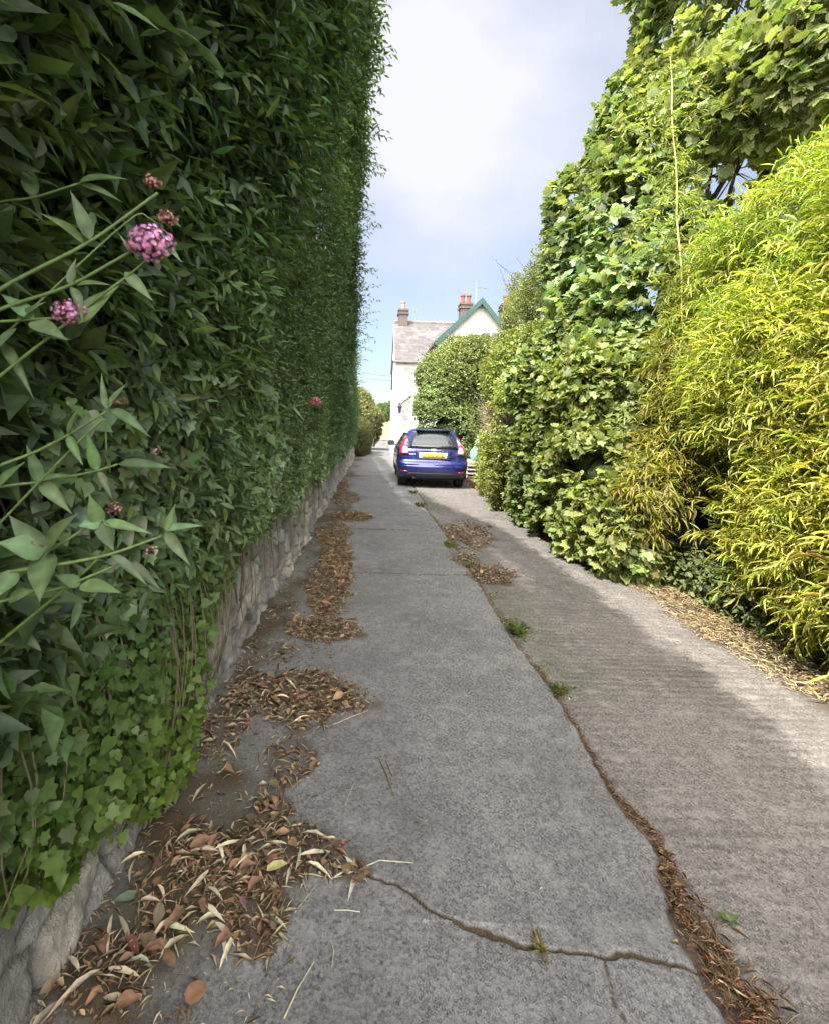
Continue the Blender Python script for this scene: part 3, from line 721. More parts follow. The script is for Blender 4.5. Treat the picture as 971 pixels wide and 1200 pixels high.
valerian('valerian with one big pink flower head and one smaller, arching in from the left', (-.78, .62, 1.25),
    [([(-60, 380, .66), (10, 332, .70), (105, 285, .74), (185, 226, .78)], .0034), ([(-50, 385, .64), (5, 360, .68), (82, 336, .70), (158, 292, .72)], .0032), ([(-60, 250, .75), (0, 236, .78), (40, 232, .80), (92, 215, .82)], .0026),
     ([(-60, 380, .64), (0, 377, .68), (40, 374, .69), (85, 372, .70)], .0026), ([(82, 336, .70), (120, 345, .71), (152, 322, .72), (170, 306, .72)][1:], .0022), ([(160, 245, .77), (178, 258, .78), (192, 266, .78)], .0016)],
    [((106, 282, .74), (84, 220, .72), 19), ((100, 288, .74), (42, 236, .74), 14), ((84, 336, .70), (86, 300, .7), 12), ((84, 336, .70), (100, 372, .68), 14), ((90, 335, .70), (128, 328, .70), 14), ((92, 380, .7), (136, 328, .72), 26),
     ((40, 374, .69), (0, 340, .68), 20), ((36, 376, .69), (78, 395, .67), 24), ((20, 378, .69), (48, 350, .68), 16), ((20, 384, .69), (-20, 420, .66), 22), ((40, 232, .80), (28, 182, .80), 20), ((92, 215, .82), (146, 200, .82), 16), ((92, 215, .82), (144, 232, .82), 15), ((154, 300, .72), (140, 270, .72), 6), ((0, 400, .70), (40, 460, .68), 14), ((186, 280, .73), (215, 305, .72), 12), ((146, 318, .72), (180, 352, .72), 16)],
    [((177, 287, .72), .029, 190, PINK, None), ((82, 367, .70), .020, 90, PINK, 'smaller pink flower head'), ((178, 214, .78), .012, 40, FADE, 'faded brownish flower head'), ((196, 255, .78), .014, 46, FADE, 'faded brownish flower head')])
valerian('flowerless valerian sprays with grey green leaves just under the pink heads', (-.78, .66, 1.0),
    [([(-40, 560, .66), (42, 530, .70), (80, 510, .71), (125, 482, .72)], .0026), ([(-40, 575, .66), (0, 570, .70), (46, 565, .72), (110, 553, .74), (138, 544, .75)], .0026), ([(125, 482, .72), (124, 505, .73), (125, 530, .73)], .0018)],
    [((126, 480, .72), (117, 436, .71), 9), ((128, 480, .72), (176, 505, .70), 17), ((128, 478, .72), (144, 448, .72), 10), ((80, 510, .71), (90, 476, .7), 10), ((80, 510, .71), (96, 544, .70), 12), ((46, 565, .72), (34, 522, .70), 17), ((48, 565, .72), (82, 598, .70), 18), ((114, 552, .74), (102, 506, .72), 15), ((116, 552, .74), (132, 584, .73), 10), ((138, 544, .75), (205, 544, .75), 16), ((46, 564, .72), (76, 553, .71), 12), ((-2, 570, .7), (24, 540, .69), 14)],
    [((141, 470, .72), .009, 20, (.20, .22, .10), None), ((136, 596, .74), .011, 24, FADE, None)])
valerian('broad leaved valerian sprays hanging lowest over the bright creeper', (-.78, .68, .9),
    [([(-60, 690, .62), (20, 668, .64), (80, 660, .66), (130, 650, .68), (190, 628, .72)], .0030), ([(-50, 720, .62), (10, 702, .65), (70, 690, .67), (142, 660, .70)], .0026), ([(40, 655, .66), (80, 632, .68), (105, 616, .70)], .0028), ([(128, 648, .70), (128, 620, .70), (118, 605, .70)], .0022)],
    [((54, 648, .66), (80, 600, .63), 36), ((54, 648, .66), (44, 702, .60), 34), ((54, 646, .66), (0, 632, .62), 40), ((54, 648, .66), (8, 605, .64), 30), ((118, 612, .70), (104, 582, .68), 20), ((118, 612, .70), (132, 645, .68), 20), ((120, 612, .70), (178, 622, .70), 14), ((118, 612, .70), (92, 615, .68), 20), ((130, 650, .68), (176, 684, .68), 13), ((194, 622, .72), (222, 662, .70), 15), ((194, 622, .72), (206, 590, .72), 10), ((194, 622, .72), (236, 612, .72), 12), ((94, 686, .68), (140, 690, .66), 22), ((94, 686, .68), (66, 672, .66), 18), ((150, 658, .70), (190, 690, .70), 14), ((20, 668, .64), (-6, 700, .62), 24), ((10, 702, .65), (40, 690, .64), 18)],
    [((46, 634, .66), .010, 22, (.32, .24, .14), None), ((176, 646, .72), .010, 22, (.42, .42, .32), None), ((182, 528, .76), .008, 18, (.42, .45, .36), None)])
pf = at(370, 471, 2.55)
t = thing('valerian_plant', 'single small pink flower poking out of the hedge far from the others', 'plant', (pf.x - .25, pf.y, pf.z - .1), group='valerian plants rooted on the wall top')
MB().tube([(pf.x - .3, pf.y + .05, pf.z - .12), (pf.x - .12, pf.y, pf.z - .03), pf], [.003, .0025, .0018], 6).build('stem', M_STEM, t)
flower_head('flower_head', t, pf, .028, 90, (.60, .18, .25)); leaf_part(t, (pf.x - .12, pf.y, pf.z - .03), (pf.x - .05, pf.y - .03, pf.z - .10), .018)

# ------------------------------------------------------------------ litter, weeds
def on_heaps(n, sel=None):
    out = []
    w_ = []
    for px, py, hx, hy, den in HEAPS:
        c = G(px, py); e = G(px + hx, py); a1 = G(px, py + hy); a0 = G(px, py - hy); w_.append(abs(e.x - c.x) * abs(a0.y - a1.y) * den)
    w_ = np.array(w_) ** .8; w_ /= w_.sum()
    i = R.choice(len(HEAPS), n * 2, p=w_); H = np.array(HEAPS)[i]
    ang = R.rand(len(i)) * 6.283; rr = np.sqrt(R.rand(len(i))) * 1.12
    px, py = H[:, 0] + H[:, 2] * rr * np.cos(ang), H[:, 1] + H[:, 3] * rr * np.sin(ang)
    P = np.array([G(a, b_)[:] for a, b_ in zip(px, py)])
    k = (P[:, 0] > WX + .03) & (R.rand(len(P)) < .15 + .9 * heap_mask(P[:, 0], P[:, 1]))
    return P[k][:n]
def lying(P, L, W, tpl, col, tilt=.35, z0=.006, zr=.03, bend=None):
    n = len(P); a = R.rand(n) * 6.283
    A = np.stack([np.cos(a), np.sin(a), tilt * .5 * R.normal(size=n)], -1); Nn = np.stack([tilt * R.normal(size=n), tilt * R.normal(size=n), np.ones(n)], -1)
    Q = P.copy(); Q[:, 2] = z0 + zr * R.rand(n)
    A = unit(A); Q -= A * (np.broadcast_to(L, (n,)) / 2)[:, None]; Q[:, 2] = np.maximum(Q[:, 2], .006)
    return leaves(Q, A, Nn, L, W, tpl, col, bend)
parts = []
P = on_heaps(7500); n = len(P); L = .009 + .021 * R.rand(n) ** 1.3; parts.append(lying(P, L, L * (.3 + .3 * R.rand(n)), T_CURL, jitter_col((.175, .112, .068), n, .4, .12, (.36, .25, .15), .25), .6, zr=.022))
P = on_heaps(420); n = len(P); L = .03 + .035 * R.rand(n); parts.append(lying(P, L, L * (.35 + .35 * R.rand(n)), T_CURL, jitter_col((.18, .115, .075), n, .35, .12, (.34, .22, .13), .3), .6))
P = on_heaps(7500); n = len(P); L = .02 + .07 * R.rand(n) ** 1.4; parts.append(lying(P, L, L * .03 + .0012, T_SMALL, jitter_col((.32, .22, .13), n, .35, .1, (.52, .45, .31), .45), .35))
n = 4200; P = np.stack([WX + .06 + .60 * R.rand(n) ** 1.8, 1.0 + 6 * R.rand(n) ** 1.4, np.zeros(n)], -1); L = .008 + .04 * R.rand(n) ** 2.5; parts.append(lying(P, L, L * .14 + .001, T_SMALL, jitter_col((.22, .15, .09), n, .35, .1, (.45, .38, .26), .3), .2, zr=.003))
n = 420; P = np.stack([-.4 + 2.9 * R.rand(n), 1.0 + 6 * R.rand(n) ** 1.3, np.zeros(n)], -1); L = .004 + .016 * R.rand(n) ** 2.5; parts.append(lying(P, L, L * (.15 + .4 * R.rand(n)), T_CURL, jitter_col((.14, .10, .07), n, .4, .1, (.42, .38, .3), .3), .3, zr=.003))
tag(leaf_obj('leaf_litter', parts, M_DRY), 'brown dead leaves and twigs drifted along the wall foot', 'leaf litter', kind='stuff')
# big curled fallen leaves and pale bamboo leaves near the lens
def fallen(name, label, px, py, L, W, tpl, col, ang, group, tilt=.25):
    p = G(px, py); A = np.array([[math.cos(ang), math.sin(ang), .12]]); Nn = np.array([[tilt * R.normal(), tilt * R.normal() - .1, 1.0]])
    o = leaf_obj(name, [leaves(np.array([[p.x, p.y, .03 + .012 * R.rand()]]) - A * L / 2, A, Nn, L, W, tpl, jitter_col(col, 1, .15, .05), bend=np.array([R.uniform(.5, 1.3)]))], M_DRY)
    tag(o, label, 'leaf', group); return o
GB, GP = 'big brown fallen leaves on the litter', 'pale dry bamboo leaves on the litter'
for k_, (px, py) in enumerate(((318, 948), (268, 912), (205, 1095), (180, 1130), (240, 1072), (262, 1118), (300, 1050), (198, 1140), (120, 1120), (150, 1190), (250, 995), (330, 940), (290, 1028))):
    fallen('brown_leaf', 'broad curled brown leaf lying on the litter by the wall foot', px, py, .05 + .025 * R.rand(), .032 + .014 * R.rand(), T_CRISP, (.20, .12, .075), R.rand() * 6.28, GB, .5)
for k_ in range(46):
    px, py = random.choice([(330, 1020), (250, 985), (210, 1070), (120, 1160), (90, 1180), (280, 1100), (230, 930), (300, 1030), (170, 1110), (330, 830), (300, 870), (150, 1040)]); px += random.uniform(-45, 45); py += random.uniform(-32, 32)
    if G(px, py).x < WX + .07 or py > 1215: continue
    fallen('bamboo_leaf', 'narrow straw coloured dead bamboo leaf on the litter by the wall foot', px, py, .07 + .06 * R.rand(), .010 + .006 * R.rand(), T_NARROW, (.55, .50, .36), R.rand() * 6.28, GP)
fallen('brown_leaf', 'round tan dead leaf lying alone on bare concrete at the bottom edge', 230, 1177, .055, .05, T_ROUND, (.26, .15, .085), .8, None)
fallen('yellow_leaf', 'single yellowish leaf among the brown litter', 325, 1028, .07, .035, T_ROUND, (.50, .44, .18), .5, None)
fallen('grey_leaf', 'dull grey green leaf dropped close to the wall foot', 152, 1063, .09, .035, T_LANCE, (.13, .17, .12), .3, None)
def sprig_thing(name, label, px, py, ends, lens, col):
    t = thing(name, label, 'twig', G(px, py)); c = G(px, py)
    for (ex, ey) in ends:
        e = G(ex, ey); A = np.array([[e.x - c.x, e.y - c.y, .012]]); L = np.linalg.norm(A)
        leaf_obj('leaf', [leaves(np.array([[c.x, c.y, .012]]), A, np.array([[0.1, -.2, 1.0]]), L, .014, T_NARROW, jitter_col(col, 1, .1, .04), bend=np.array([.3]))], M_DRY, t)
    return t, c
t, c = sprig_thing('bamboo_sprig', 'pale star shaped dead bamboo sprig at the start of the crack', 418, 1024, ((402, 1008), (392, 1022), (388, 1036), (408, 1062), (430, 1040)), None, (.55, .52, .42))
e1, e2 = G(445, 1013), G(484, 1014)
MB().tube([(c.x, c.y, .012), (e1.x, e1.y, .014), (e2.x, e2.y, .008)], [.0022, .0018, .001], 5).build('stem', simple('dry_stem', (.45, .41, .30), .8), t)
def stick(label, a, b_, r=.0022, col=(.20, .15, .09), mid=None):
    p, q = G(*a), G(*b_); m_ = (p + q) / 2 + Vector((random.uniform(-.006, .006), random.uniform(-.006, .006), .004)); p.z = q.z = .006; m_.z = .009
    o = MB().tube([p, m_, q], [r, r * .9, r * .6], 5).build('twig', simple('dead_twig', col, .85, .3, 50)); tag(o, label, 'twig'); return o
stick('brown twig lying alone on the smooth concrete above the crack', (443, 888), (463, 938), .003)
stick('short dark twig touching the tip of the lone brown twig', (452, 892), (460, 912), .0022, (.14, .10, .06))
stick('thin pale straw alone below the star shaped sprig', (392, 1069), (422, 1071), .0018, (.46, .43, .33))
stick('long straight straw slanting out of the litter near the bottom edge', (330, 1095), (372, 1078 - 40), .0016, (.36, .31, .21))
stick('pale straw at the bottom edge pointing up to the crack', (333, 1196), (368, 1130), .0022, (.40, .35, .24))
stick('tiny upright straw on the lower slab under the star sprig', (388, 1105), (389, 1136), .0015, (.36, .33, .26))
stick('straw along the right tip of the large chaff heap', (388, 852), (431, 834), .0028, (.36, .28, .18))
stick('faint grey stalk on the smooth concrete level with the brown twig', (405, 945), (416, 918), .0012, (.33, .30, .24))
stick('grey stick sloping down the wall face under the hedge', (268, 668), (268.5, 668.5), .001)
bpy.data.objects.remove(bpy.data.objects['twig.008'] if 'twig.008' in bpy.data.objects else bpy.data.objects['twig'], do_unlink=True)
# debris wedged in the joint between the strips
parts = []
n = 2600; y = .95 + 2.0 * R.rand(n) ** 2.2; u = .5 + .36 * R.normal(size=n); P = np.stack([xjl(y) + .005 + (xjr(y) - xjl(y)) * u, y, y * 0], -1)
L = (.012 + .05 * R.rand(n) ** 1.5) * np.interp(y, [1, 1.6, 2.2], [1, .8, .45]); parts.append(lying(P, L, L * .03 + .0012, T_SMALL, jitter_col((.25, .155, .09), n, .4, .12, (.36, .27, .16), .2), .3, -.006, .02))
n = 110; y = .95 + .7 * R.rand(n); P = np.stack([xjl(y) + (xjr(y) - xjl(y)) * R.rand(n), y, y * 0], -1); L = .012 + .018 * R.rand(n)
parts.append(lying(P, L, L * .4, T_CURL, jitter_col((.13, .075, .045), n, .35, .1), .5, -.004, .02))
tag(leaf_obj('joint_debris', parts, M_DRY), 'rusty brown needles packed in the joint between the two strips', 'debris', kind='stuff')
# soil in the joint
y = np.arange(.95, 13, .02); V = np.concatenate([np.stack([xjl(y) - .04, y, y * 0 - .016], -1), np.stack([(xjl(y) + xjr(y)) / 2, y, -.007 + .004 * wob(np.stack([y, y, y], -1), 30, 3)], -1), np.stack([xjr(y) + .04, y, y * 0 - .016], -1)]); m_ = len(y)
T = np.array([(i + r_ * m_, i + 1 + r_ * m_, i + 1 + (r_ + 1) * m_, i + (r_ + 1) * m_) for i in range(m_ - 1) for r_ in (0, 1)])
tag(link('joint_soil', np_mesh('joint_soil', V, T), simple('joint_earth', (.105, .082, .06), .95, .5, 60, .1, bmp=.8)), 'brown soil filling the joint between the strips', 'soil', kind='stuff')
def tuft(label, px, py, n, h, col, group=None, spread=.05, lean=.75, name='grass_tuft'):
    n = int(n * 1.8); col = tuple(c * 1.35 for c in col); h *= .85
    p = G(px, py); a = R.rand(n) * 6.283; rr = .5 * spread * R.rand(n) ** .8
    P = np.stack([p.x + rr * np.cos(a) * .8, p.y + rr * 2.0 * np.sin(a) + rr * R.normal(size=n), np.zeros(n)], -1)
    A = unit(np.stack([lean * np.cos(a) * R.rand(n), lean * np.sin(a) * R.rand(n), np.ones(n)], -1)); L = h * (.5 + .7 * R.rand(n))
    o = leaf_obj(name, [leaves(P, A, np.stack([-np.cos(a), -np.sin(a), .4 + 0 * a], -1), L, .0032, T_NARROW, jitter_col(col, n, .25, .1, (.36, .32, .16), .2), bend=R.uniform(1, 2.2, n))], M_LEAF)
    o['category'] = 'grass tuft'; o['label'] = label
    if group: o['group'] = group
    return o
GT = 'green grass tufts growing in the joint'
tuft('grass tuft nearest the camera in the joint', 655, 812, 80, .055, (.11, .15, .04), GT, .035)
tuft('bright bushy grass tuft beside the dark leaf crumbs, second along the joint', 606, 742, 150, .085, (.12, .18, .05), GT, .055)
tuft('wide low grass tuft beside the lower reddish leaf patch', 548, 664, 130, .06, (.12, .17, .05), GT, .06)
tuft('sparse grass tuft beside the upper reddish leaf patch', 527, 640, 110, .07, (.12, .17, .05), GT, .12)
tuft('thin grass tuft a short way in front of the car', 492, 593, 130, .08, (.12, .16, .05), GT, .14)
tuft('small grass tuft right behind the car', 484, 578, 90, .08, (.12, .16, .05), GT, .12)
tuft('dry grass tuft wedged in the widest part of the crack', 632, 1111, 90, .022, (.22, .19, .09), None, .022, 1.3)
n = 1500; y = 2.6 + 8.5 * R.rand(n); k_ = wob(np.stack([y, y * 0, y * 0], -1), 2.6, 401) + .5 * wob(np.stack([y, y * 0, y * 0], -1), 9, 402); y = y[k_ > .25]; n = len(y)
P = np.stack([xjr(y) + .11 * np.abs(R.normal(size=n)) - .02, y, y * 0 + .003], -1); a = R.rand(n) * 6.283; A = np.stack([np.cos(a), np.sin(a), .2 + .7 * R.rand(n)], -1)
tag(leaf_obj('weeds', [leaves(P, A, np.stack([-np.cos(a), -np.sin(a), 1 + 0 * a], -1), .012 + .03 * R.rand(n), .004 + .004 * R.rand(n), T_SMALL, jitter_col((.17, .20, .08), n, .3, .1, (.34, .30, .16), .25))], M_LEAF), 'thin low green growth creeping along the edge of the joint', 'weeds', kind='stuff')
t = thing('weed', 'small broad leaved green weed growing from the brown joint debris', 'weed', G(855, 1085))
for a_, l_ in ((.3, .035), (1.6, .03), (2.7, .036), (4.0, .022), (5.2, .03)):
    p = G(855, 1085); leaf_part(t, (p.x, p.y, .012), (p.x + l_ * math.cos(a_), p.y + l_ * math.sin(a_), .03), .02, (.09, .13, .045), nrm=(0, -.1, 1))
stick('pale stalk lying across the brown joint debris near the bottom', (840, 1150), (905, 1195), .0028, (.42, .34, .22))

# dry grass and earth verge on the right
parts = []
n = 9500; y = 1.6 + 5.0 * R.rand(n) ** 1.05; x = xverge(y) + .05 - .26 + .20 * wob(np.stack([y, y, y], -1), 3, 97) * .3 + .52 * R.rand(n) ** .8
P = np.stack([x, y, y * 0 - .01], -1); a = R.rand(n) * 6.283
A = unit(np.stack([np.cos(a), np.sin(a) + .2, .35 * np.abs(R.normal(size=n))], -1)); L = .025 + .085 * R.rand(n) ** 1.5
parts.append(leaves(P + np.array([0, 0, .012]), A, np.stack([.3 * R.normal(size=n), .3 * R.normal(size=n), np.ones(n)], -1), L, .0022 + .002 * R.rand(n), T_NARROW, jitter_col((.56, .47, .31), n, .30, .05, (.30, .28, .13), .10)))
tag(leaf_obj('dry_grass', parts, M_DRY), 'bleached straw coloured dry grass along the right verge', 'dry grass', kind='stuff')
parts = []
n = 3800; y = 5.5 + 9 * R.rand(n); x = xverge(y) - .22 + .35 * R.rand(n); P = np.stack([x, y, y * 0], -1); L = .02 + .05 * R.rand(n)
parts.append(lying(P, L, L * .4, T_CURL, jitter_col((.22, .14, .09), n, .3, .1, (.36, .26, .16), .3), .5, .0, .03))
tag(leaf_obj('verge_litter', parts, M_DRY), 'dry brown litter at the foot of the right hand hedge', 'leaf litter', kind='stuff')

# ------------------------------------------------------------------ right side: bamboo
def blob(px, py, Y, r, ry=None, rz=None):
    p = at(px, py, Y); return ((p.x, p.y, p.z), (r, ry or r, rz or r))
bamboo = thing('golden_bamboo', 'big golden yellow bamboo clump arching over the right verge', 'bamboo', (3.3, 3.4, 0))
bl = [((3.45, 2.8, .95), (.76, .9, .95)), ((3.6, 3.5, 2.0), (.85, 1.05, .85)), ((3.7, 3.9, 2.95), (.75, 1.0, .7)), ((3.72, 4.4, 2.1), (.66, .8, .8)), ((3.25, 2.5, .7), (.5, .5, .55)), ((3.6, 2.6, 1.7), (.8, .9, 1.1)), ((3.7, 2.7, 2.8), (.75, .8, .75)), ((4.3, 4.2, 2.6), (.8, .9, .9)), ((3.45, 2.0, 1.0), (.6, .8, .9)), ((3.6, 3.7, .75), (.6, .6, .7)), ((4.25, 5.2, 2.6), (.65, .7, .75))]
parts = []
P, D = shell(bl, 13500, .68, 1.07, .36, 3.2, 21, face=(-.8, -.5, .3))
D2 = unit(D * .8 + np.array([-.2, -.12, -.02]) + .5 * R.normal(size=D.shape))
GOLD = (.45, .51, .09)
parts += sprigs(P, D2, .16 + .10 * R.rand(len(P)), 7, .108, .125, T_NARROW, GOLD, droop=.30, spread=.65, up=.8, tcol=(.25, .22, .06), tr=.0016, alt=(.52, .50, .18), palt=.12, colv=.22)
n = 420; P, D = shell(bl, n, .98, 1.08, 0, face=(-.8, -.5, .3)); D2 = unit(D * .7 + np.array([-.3, -.1, .35]) + .3 * R.normal(size=D.shape))
parts += sprigs(P, D2, .35, 11, .115, .12, T_NARROW, (.46, .48, .10), droop=.35, spread=.6, up=.8, tcol=(.30, .27, .08), tr=.002)
leaf_obj('foliage', parts, M_BAMBOO, bamboo)
for i in range(34):
    x0, y0 = 3.3 + .6 * R.rand(), 2.3 + 2.4 * R.rand(); lean = R.normal() * .08 - .05
    pts = [(x0 + lean * t_ * t_ * 3, y0 - .05 * t_ * t_, (2.2 + 1.0 * ((i * 7) % 10) / 10) * t_) for t_ in np.linspace(0, 1, 8)]
    MB().tube(pts, [.011 - .001 * k_ for k_ in range(8)], 6).build('cane', M_CANE, bamboo, smooth=True)
core([(c, (r[0] * .55, r[1] * .6, r[2] * .6)) for c, r in [(((b_[0][0] + .25), b_[0][1], b_[0][2]), b_[1]) for b_ in bl if b_[0][2] > 1.3]], .85, 'inner_twigs', bamboo)

young = thing('green_bamboo', 'slender yellow green bamboo with bare upright canes between the shrub and the golden clump', 'bamboo', (3.1, 5.0, 0))
def cane_px(a, b_, Ya, Yb, r):
    p, q = at(*a, Ya), at(*b_, Yb); m_ = (p + q) / 2 + Vector((.015, 0, 0)); k_ = max(4, int((q - p).length / .25)); pts = []; rr = []
    for i in range(k_ + 1):
        pts.append(p.lerp(q, i / k_) + Vector((.012 * math.sin(i * 1.7), 0, 0))); rr.append(r * (1 - .5 * i / k_))
    mb = MB().tube(pts, rr, 7)
    for i in range(1, k_): mb.tube([pts[i] - Vector((0, 0, .004)), pts[i] + Vector((0, 0, .004))], rr[i] * 1.3, 7)
    return mb.build('cane', M_CANE, young, smooth=False)
for px0, py0, px1, py1, Y, r in ((836, 678, 830, 598, 4.6, .011), (857, 672, 856, 610, 4.5, .010), (812, 664, 808, 560, 4.9, .009), (879, 655, 874, 560, 4.7, .010), (865, 640, 838, 560, 4.8, .007), (802, 640, 790, 560, 5.0, .007)):
    base = G(px0, py0); cane_px((px0, py0), (px1, py1), base.y, base.y, r); 
b0 = Vector((0, 4.75, 0)); cane_px((815, 672), (798, 345), b0.y, b0.y, .011); cane_px((798, 345), (784, 66), b0.y, b0.y + .1, .009)
yb = [blob(762, 575, 4.75, .24), blob(778, 540, 4.9, .26), blob(800, 485, 5.0, .32), blob(810, 545, 5.2, .28), blob(848, 560, 5.2, .3), blob(825, 510, 5.2, .36), blob(812, 420, 5.0, .36), blob(835, 350, 5.0, .36), blob(752, 610, 4.7, .15), blob(870, 590, 4.6, .18)]
P, D = shell(yb, 1250, .4, 1.08, .5, 5, 31, face=(-.6, -.8, .2))
D2 = unit(D * .6 + np.array([-.2, -.2, -.1]) + .5 * R.normal(size=D.shape))
parts = sprigs(P, D2, .16, 6, .12, .12, T_NARROW, (.40, .41, .085), droop=.4, spread=.6, up=.8, tcol=(.22, .2, .07), alt=(.32, .30, .10), palt=.2)
# leaf sprays up the tall cane
n = 330; t_ = R.rand(n); q0, q1 = np.array(at(808, 560, b0.y)), np.array(at(784, 66, b0.y + .2)); P = q0 + (q1 - q0) * t_[:, None] + .03 * R.normal(size=(n, 3)); P[:, 0] += .22 * R.normal(size=n) * (.3 + np.sin(t_ * 9) ** 2)
D = unit(np.stack([R.normal(size=n), -.4 + .5 * R.normal(size=n), .3 + .4 * R.normal(size=n)], -1))
parts += sprigs(P, D, .15, 6, .10, .13, T_NARROW, (.29, .33, .08), droop=.4, spread=.6, tcol=(.25, .22, .08))
leaf_obj('foliage', parts, M_BAMBOO, young)

# ------------------------------------------------------------------ sycamore
SY = (.225, .29, .115)
syc = thing('sycamore_tree', 'tall sycamore with big pale green lobed leaves behind the bamboo', 'tree', (4.6, 7.0, 0))
sb = [blob(705, 240, 7.6, .72), blob(680, 232, 7.8, .42), blob(705, 300, 7.2, .75), blob(782, 160, 7.2, .85), blob(742, 118, 7.3, .38), blob(826, 85, 6.9, .95), blob(800, 25, 7.0, .55), blob(733, 175, 7.4, .45), blob(860, 20, 6.4, 1.0), blob(900, 40, 5.6, .9), blob(950, 90, 5.0, .75), blob(870, 130, 5.6, .75), blob(800, 180, 6.4, .9), blob(840, 235, 6.0, .7), blob(760, 260, 6.6, .85), blob(700, 370, 6.9, .7), blob(770, 350, 6.3, .8), blob(745, 430, 6.2, .7), blob(985, 30, 4.8, .8), blob(850, 195, 6.2, .55), blob(895, 120, 5.8, .5), blob(900, -80, 5.8, 1.1), blob(850, -90, 6.6, 1.1)]
P, D = shell(sb, 6200, .55, 1.08, .5, 2.6, 41, face=(-.6, -.75, .1))
D2 = unit(D + np.array([0, 0, .1]) + .35 * R.normal(size=D.shape))
parts = sprigs(P, D2, .13, 4, .135, 1.05, T_SYC, SY, droop=.55, spread=.9, up=.9, tcol=(.14, .12, .05), tr=.0018, alt=(.32, .35, .15), palt=.22, colv=.2)
leaf_obj('crown', parts, M_LEAF, syc)
mb = MB(); trunk = [(4.7, 7.3, 0), (4.65, 7.25, 1.6), (4.5, 7.15, 3.2), (4.3, 7.0, 5.0), (4.2, 6.9, 6.4)]
mb.tube(trunk, [.16, .14, .12, .08, .04], 9)
for c, r in sb:
    j = 1 + int(R.rand() * 3); s_ = Vector(trunk[j]).lerp(Vector(trunk[j + 1]), R.rand()); e = Vector(c)
    mb.tube([s_, s_.lerp(e, .5) + Vector((0, 0, .25)), e], [.05, .03, .012], 6)
    for q in range(5):
        d_ = Vector(R.normal(size=3)).normalized() * r[0] * .85; mb.tube([s_.lerp(e, .7), e + d_ * .5, e + d_], [.016, .01, .004], 4)
mb.build('trunk', M_BARK, syc, smooth=True)

# ------------------------------------------------------------------ big leaved shrub on the verge
shrub = thing('leafy_shrub', 'dense mid green shrub with large lobed leaves spilling onto the right verge', 'shrub', (3.1, 6.0, 0))
hb = [blob(720, 600, 5.2, .42), blob(690, 620, 5.6, .35), blob(735, 640, 4.9, .28), blob(700, 540, 5.7, .55), blob(668, 580, 6.3, .45), blob(660, 520, 6.6, .6), blob(640, 560, 7.2, .45), blob(700, 460, 6.0, .6), blob(655, 450, 7.0, .65), blob(745, 480, 5.8, .5), blob(630, 590, 7.4, .35), blob(740, 560, 5.4, .4), blob(690, 400, 6.8, .6), blob(715, 560, 5.3, .42), blob(772, 445, 5.8, .5), blob(775, 500, 5.6, .42), blob(755, 545, 5.3, .36), blob(735, 520, 5.6, .45), blob(800, 400, 6.0, .5), blob(735, 590, 5.0, .3), blob(650, 610, 6.6, .3)]
P, D = shell(hb, 7000, .7, 1.08, .35, 4.0, 51, face=(-.6, -.75, .3))
D2 = unit(D + .4 * R.normal(size=D.shape) + np.array([0, 0, -.1]))
parts = sprigs(P, D2, .10, 4, .098, 1.0, T_SYC, (.205, .255, .085), droop=.45, spread=.9, up=.7, tcol=(.09, .08, .04), alt=(.27, .31, .10), palt=.15, colv=.25)
n = 1100; y = 4.6 + 3.4 * R.rand(n); P = np.stack([2.78 + .25 * R.rand(n), y, .02 + .32 * R.rand(n) ** 1.3], -1); D2 = unit(np.stack([-.6 + .3 * R.normal(size=n), -.4 + .4 * R.normal(size=n), .3 + .4 * R.normal(size=n)], -1))
parts += sprigs(P, D2, .09, 4, .07, 1.0, T_IVY2, (.16, .21, .07), droop=.4, twig=False)
leaf_obj('foliage', parts, M_LEAF, shrub)
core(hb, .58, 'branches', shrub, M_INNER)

# leafy ground plants under the bamboo canes
gp = thing('bramble', 'low green bramble and weeds under the bare bamboo canes', 'bramble', (2.95, 4.5, 0))
n = 900; y = 2.9 + 2.3 * R.rand(n); P = np.stack([2.90 + .45 * R.rand(n), y, .0 + .28 * R.rand(n) ** 1.4], -1); D2 = unit(np.stack([-.4 + .4 * R.normal(size=n), -.4 + .4 * R.normal(size=n), .6 + .3 * R.normal(size=n)], -1))
parts = sprigs(P, D2, .11, 5, .06, .6, T_ROUND, (.17, .225, .09), droop=.3, tcol=(.12, .09, .05))
leaf_obj('foliage', parts, M_LEAF, gp)

back = thing('backing_hedge', 'added dark backing hedge in the gap behind the bare bamboo canes', 'hedge', (4.6, 5, 0))  # added as dark backing for the gap; shade is put into its leaf colour
kb = [((4.75, yy_, .85), (.55, .8, 1.0)) for yy_ in np.arange(1.5, 15, 1.0)]
P, D = shell(kb, 4200, .85, 1.08, .2, 3, 55, face=(-1, -.3, .3)); leaf_obj('foliage', sprigs(P, unit(D + .4 * R.normal(size=D.shape)), .15, 6, .075, .5, T_SMALL, (.06, .095, .035), droop=.3, twig=False), M_LEAF, back); core(kb, .8, 'branches', back, M_INNER)

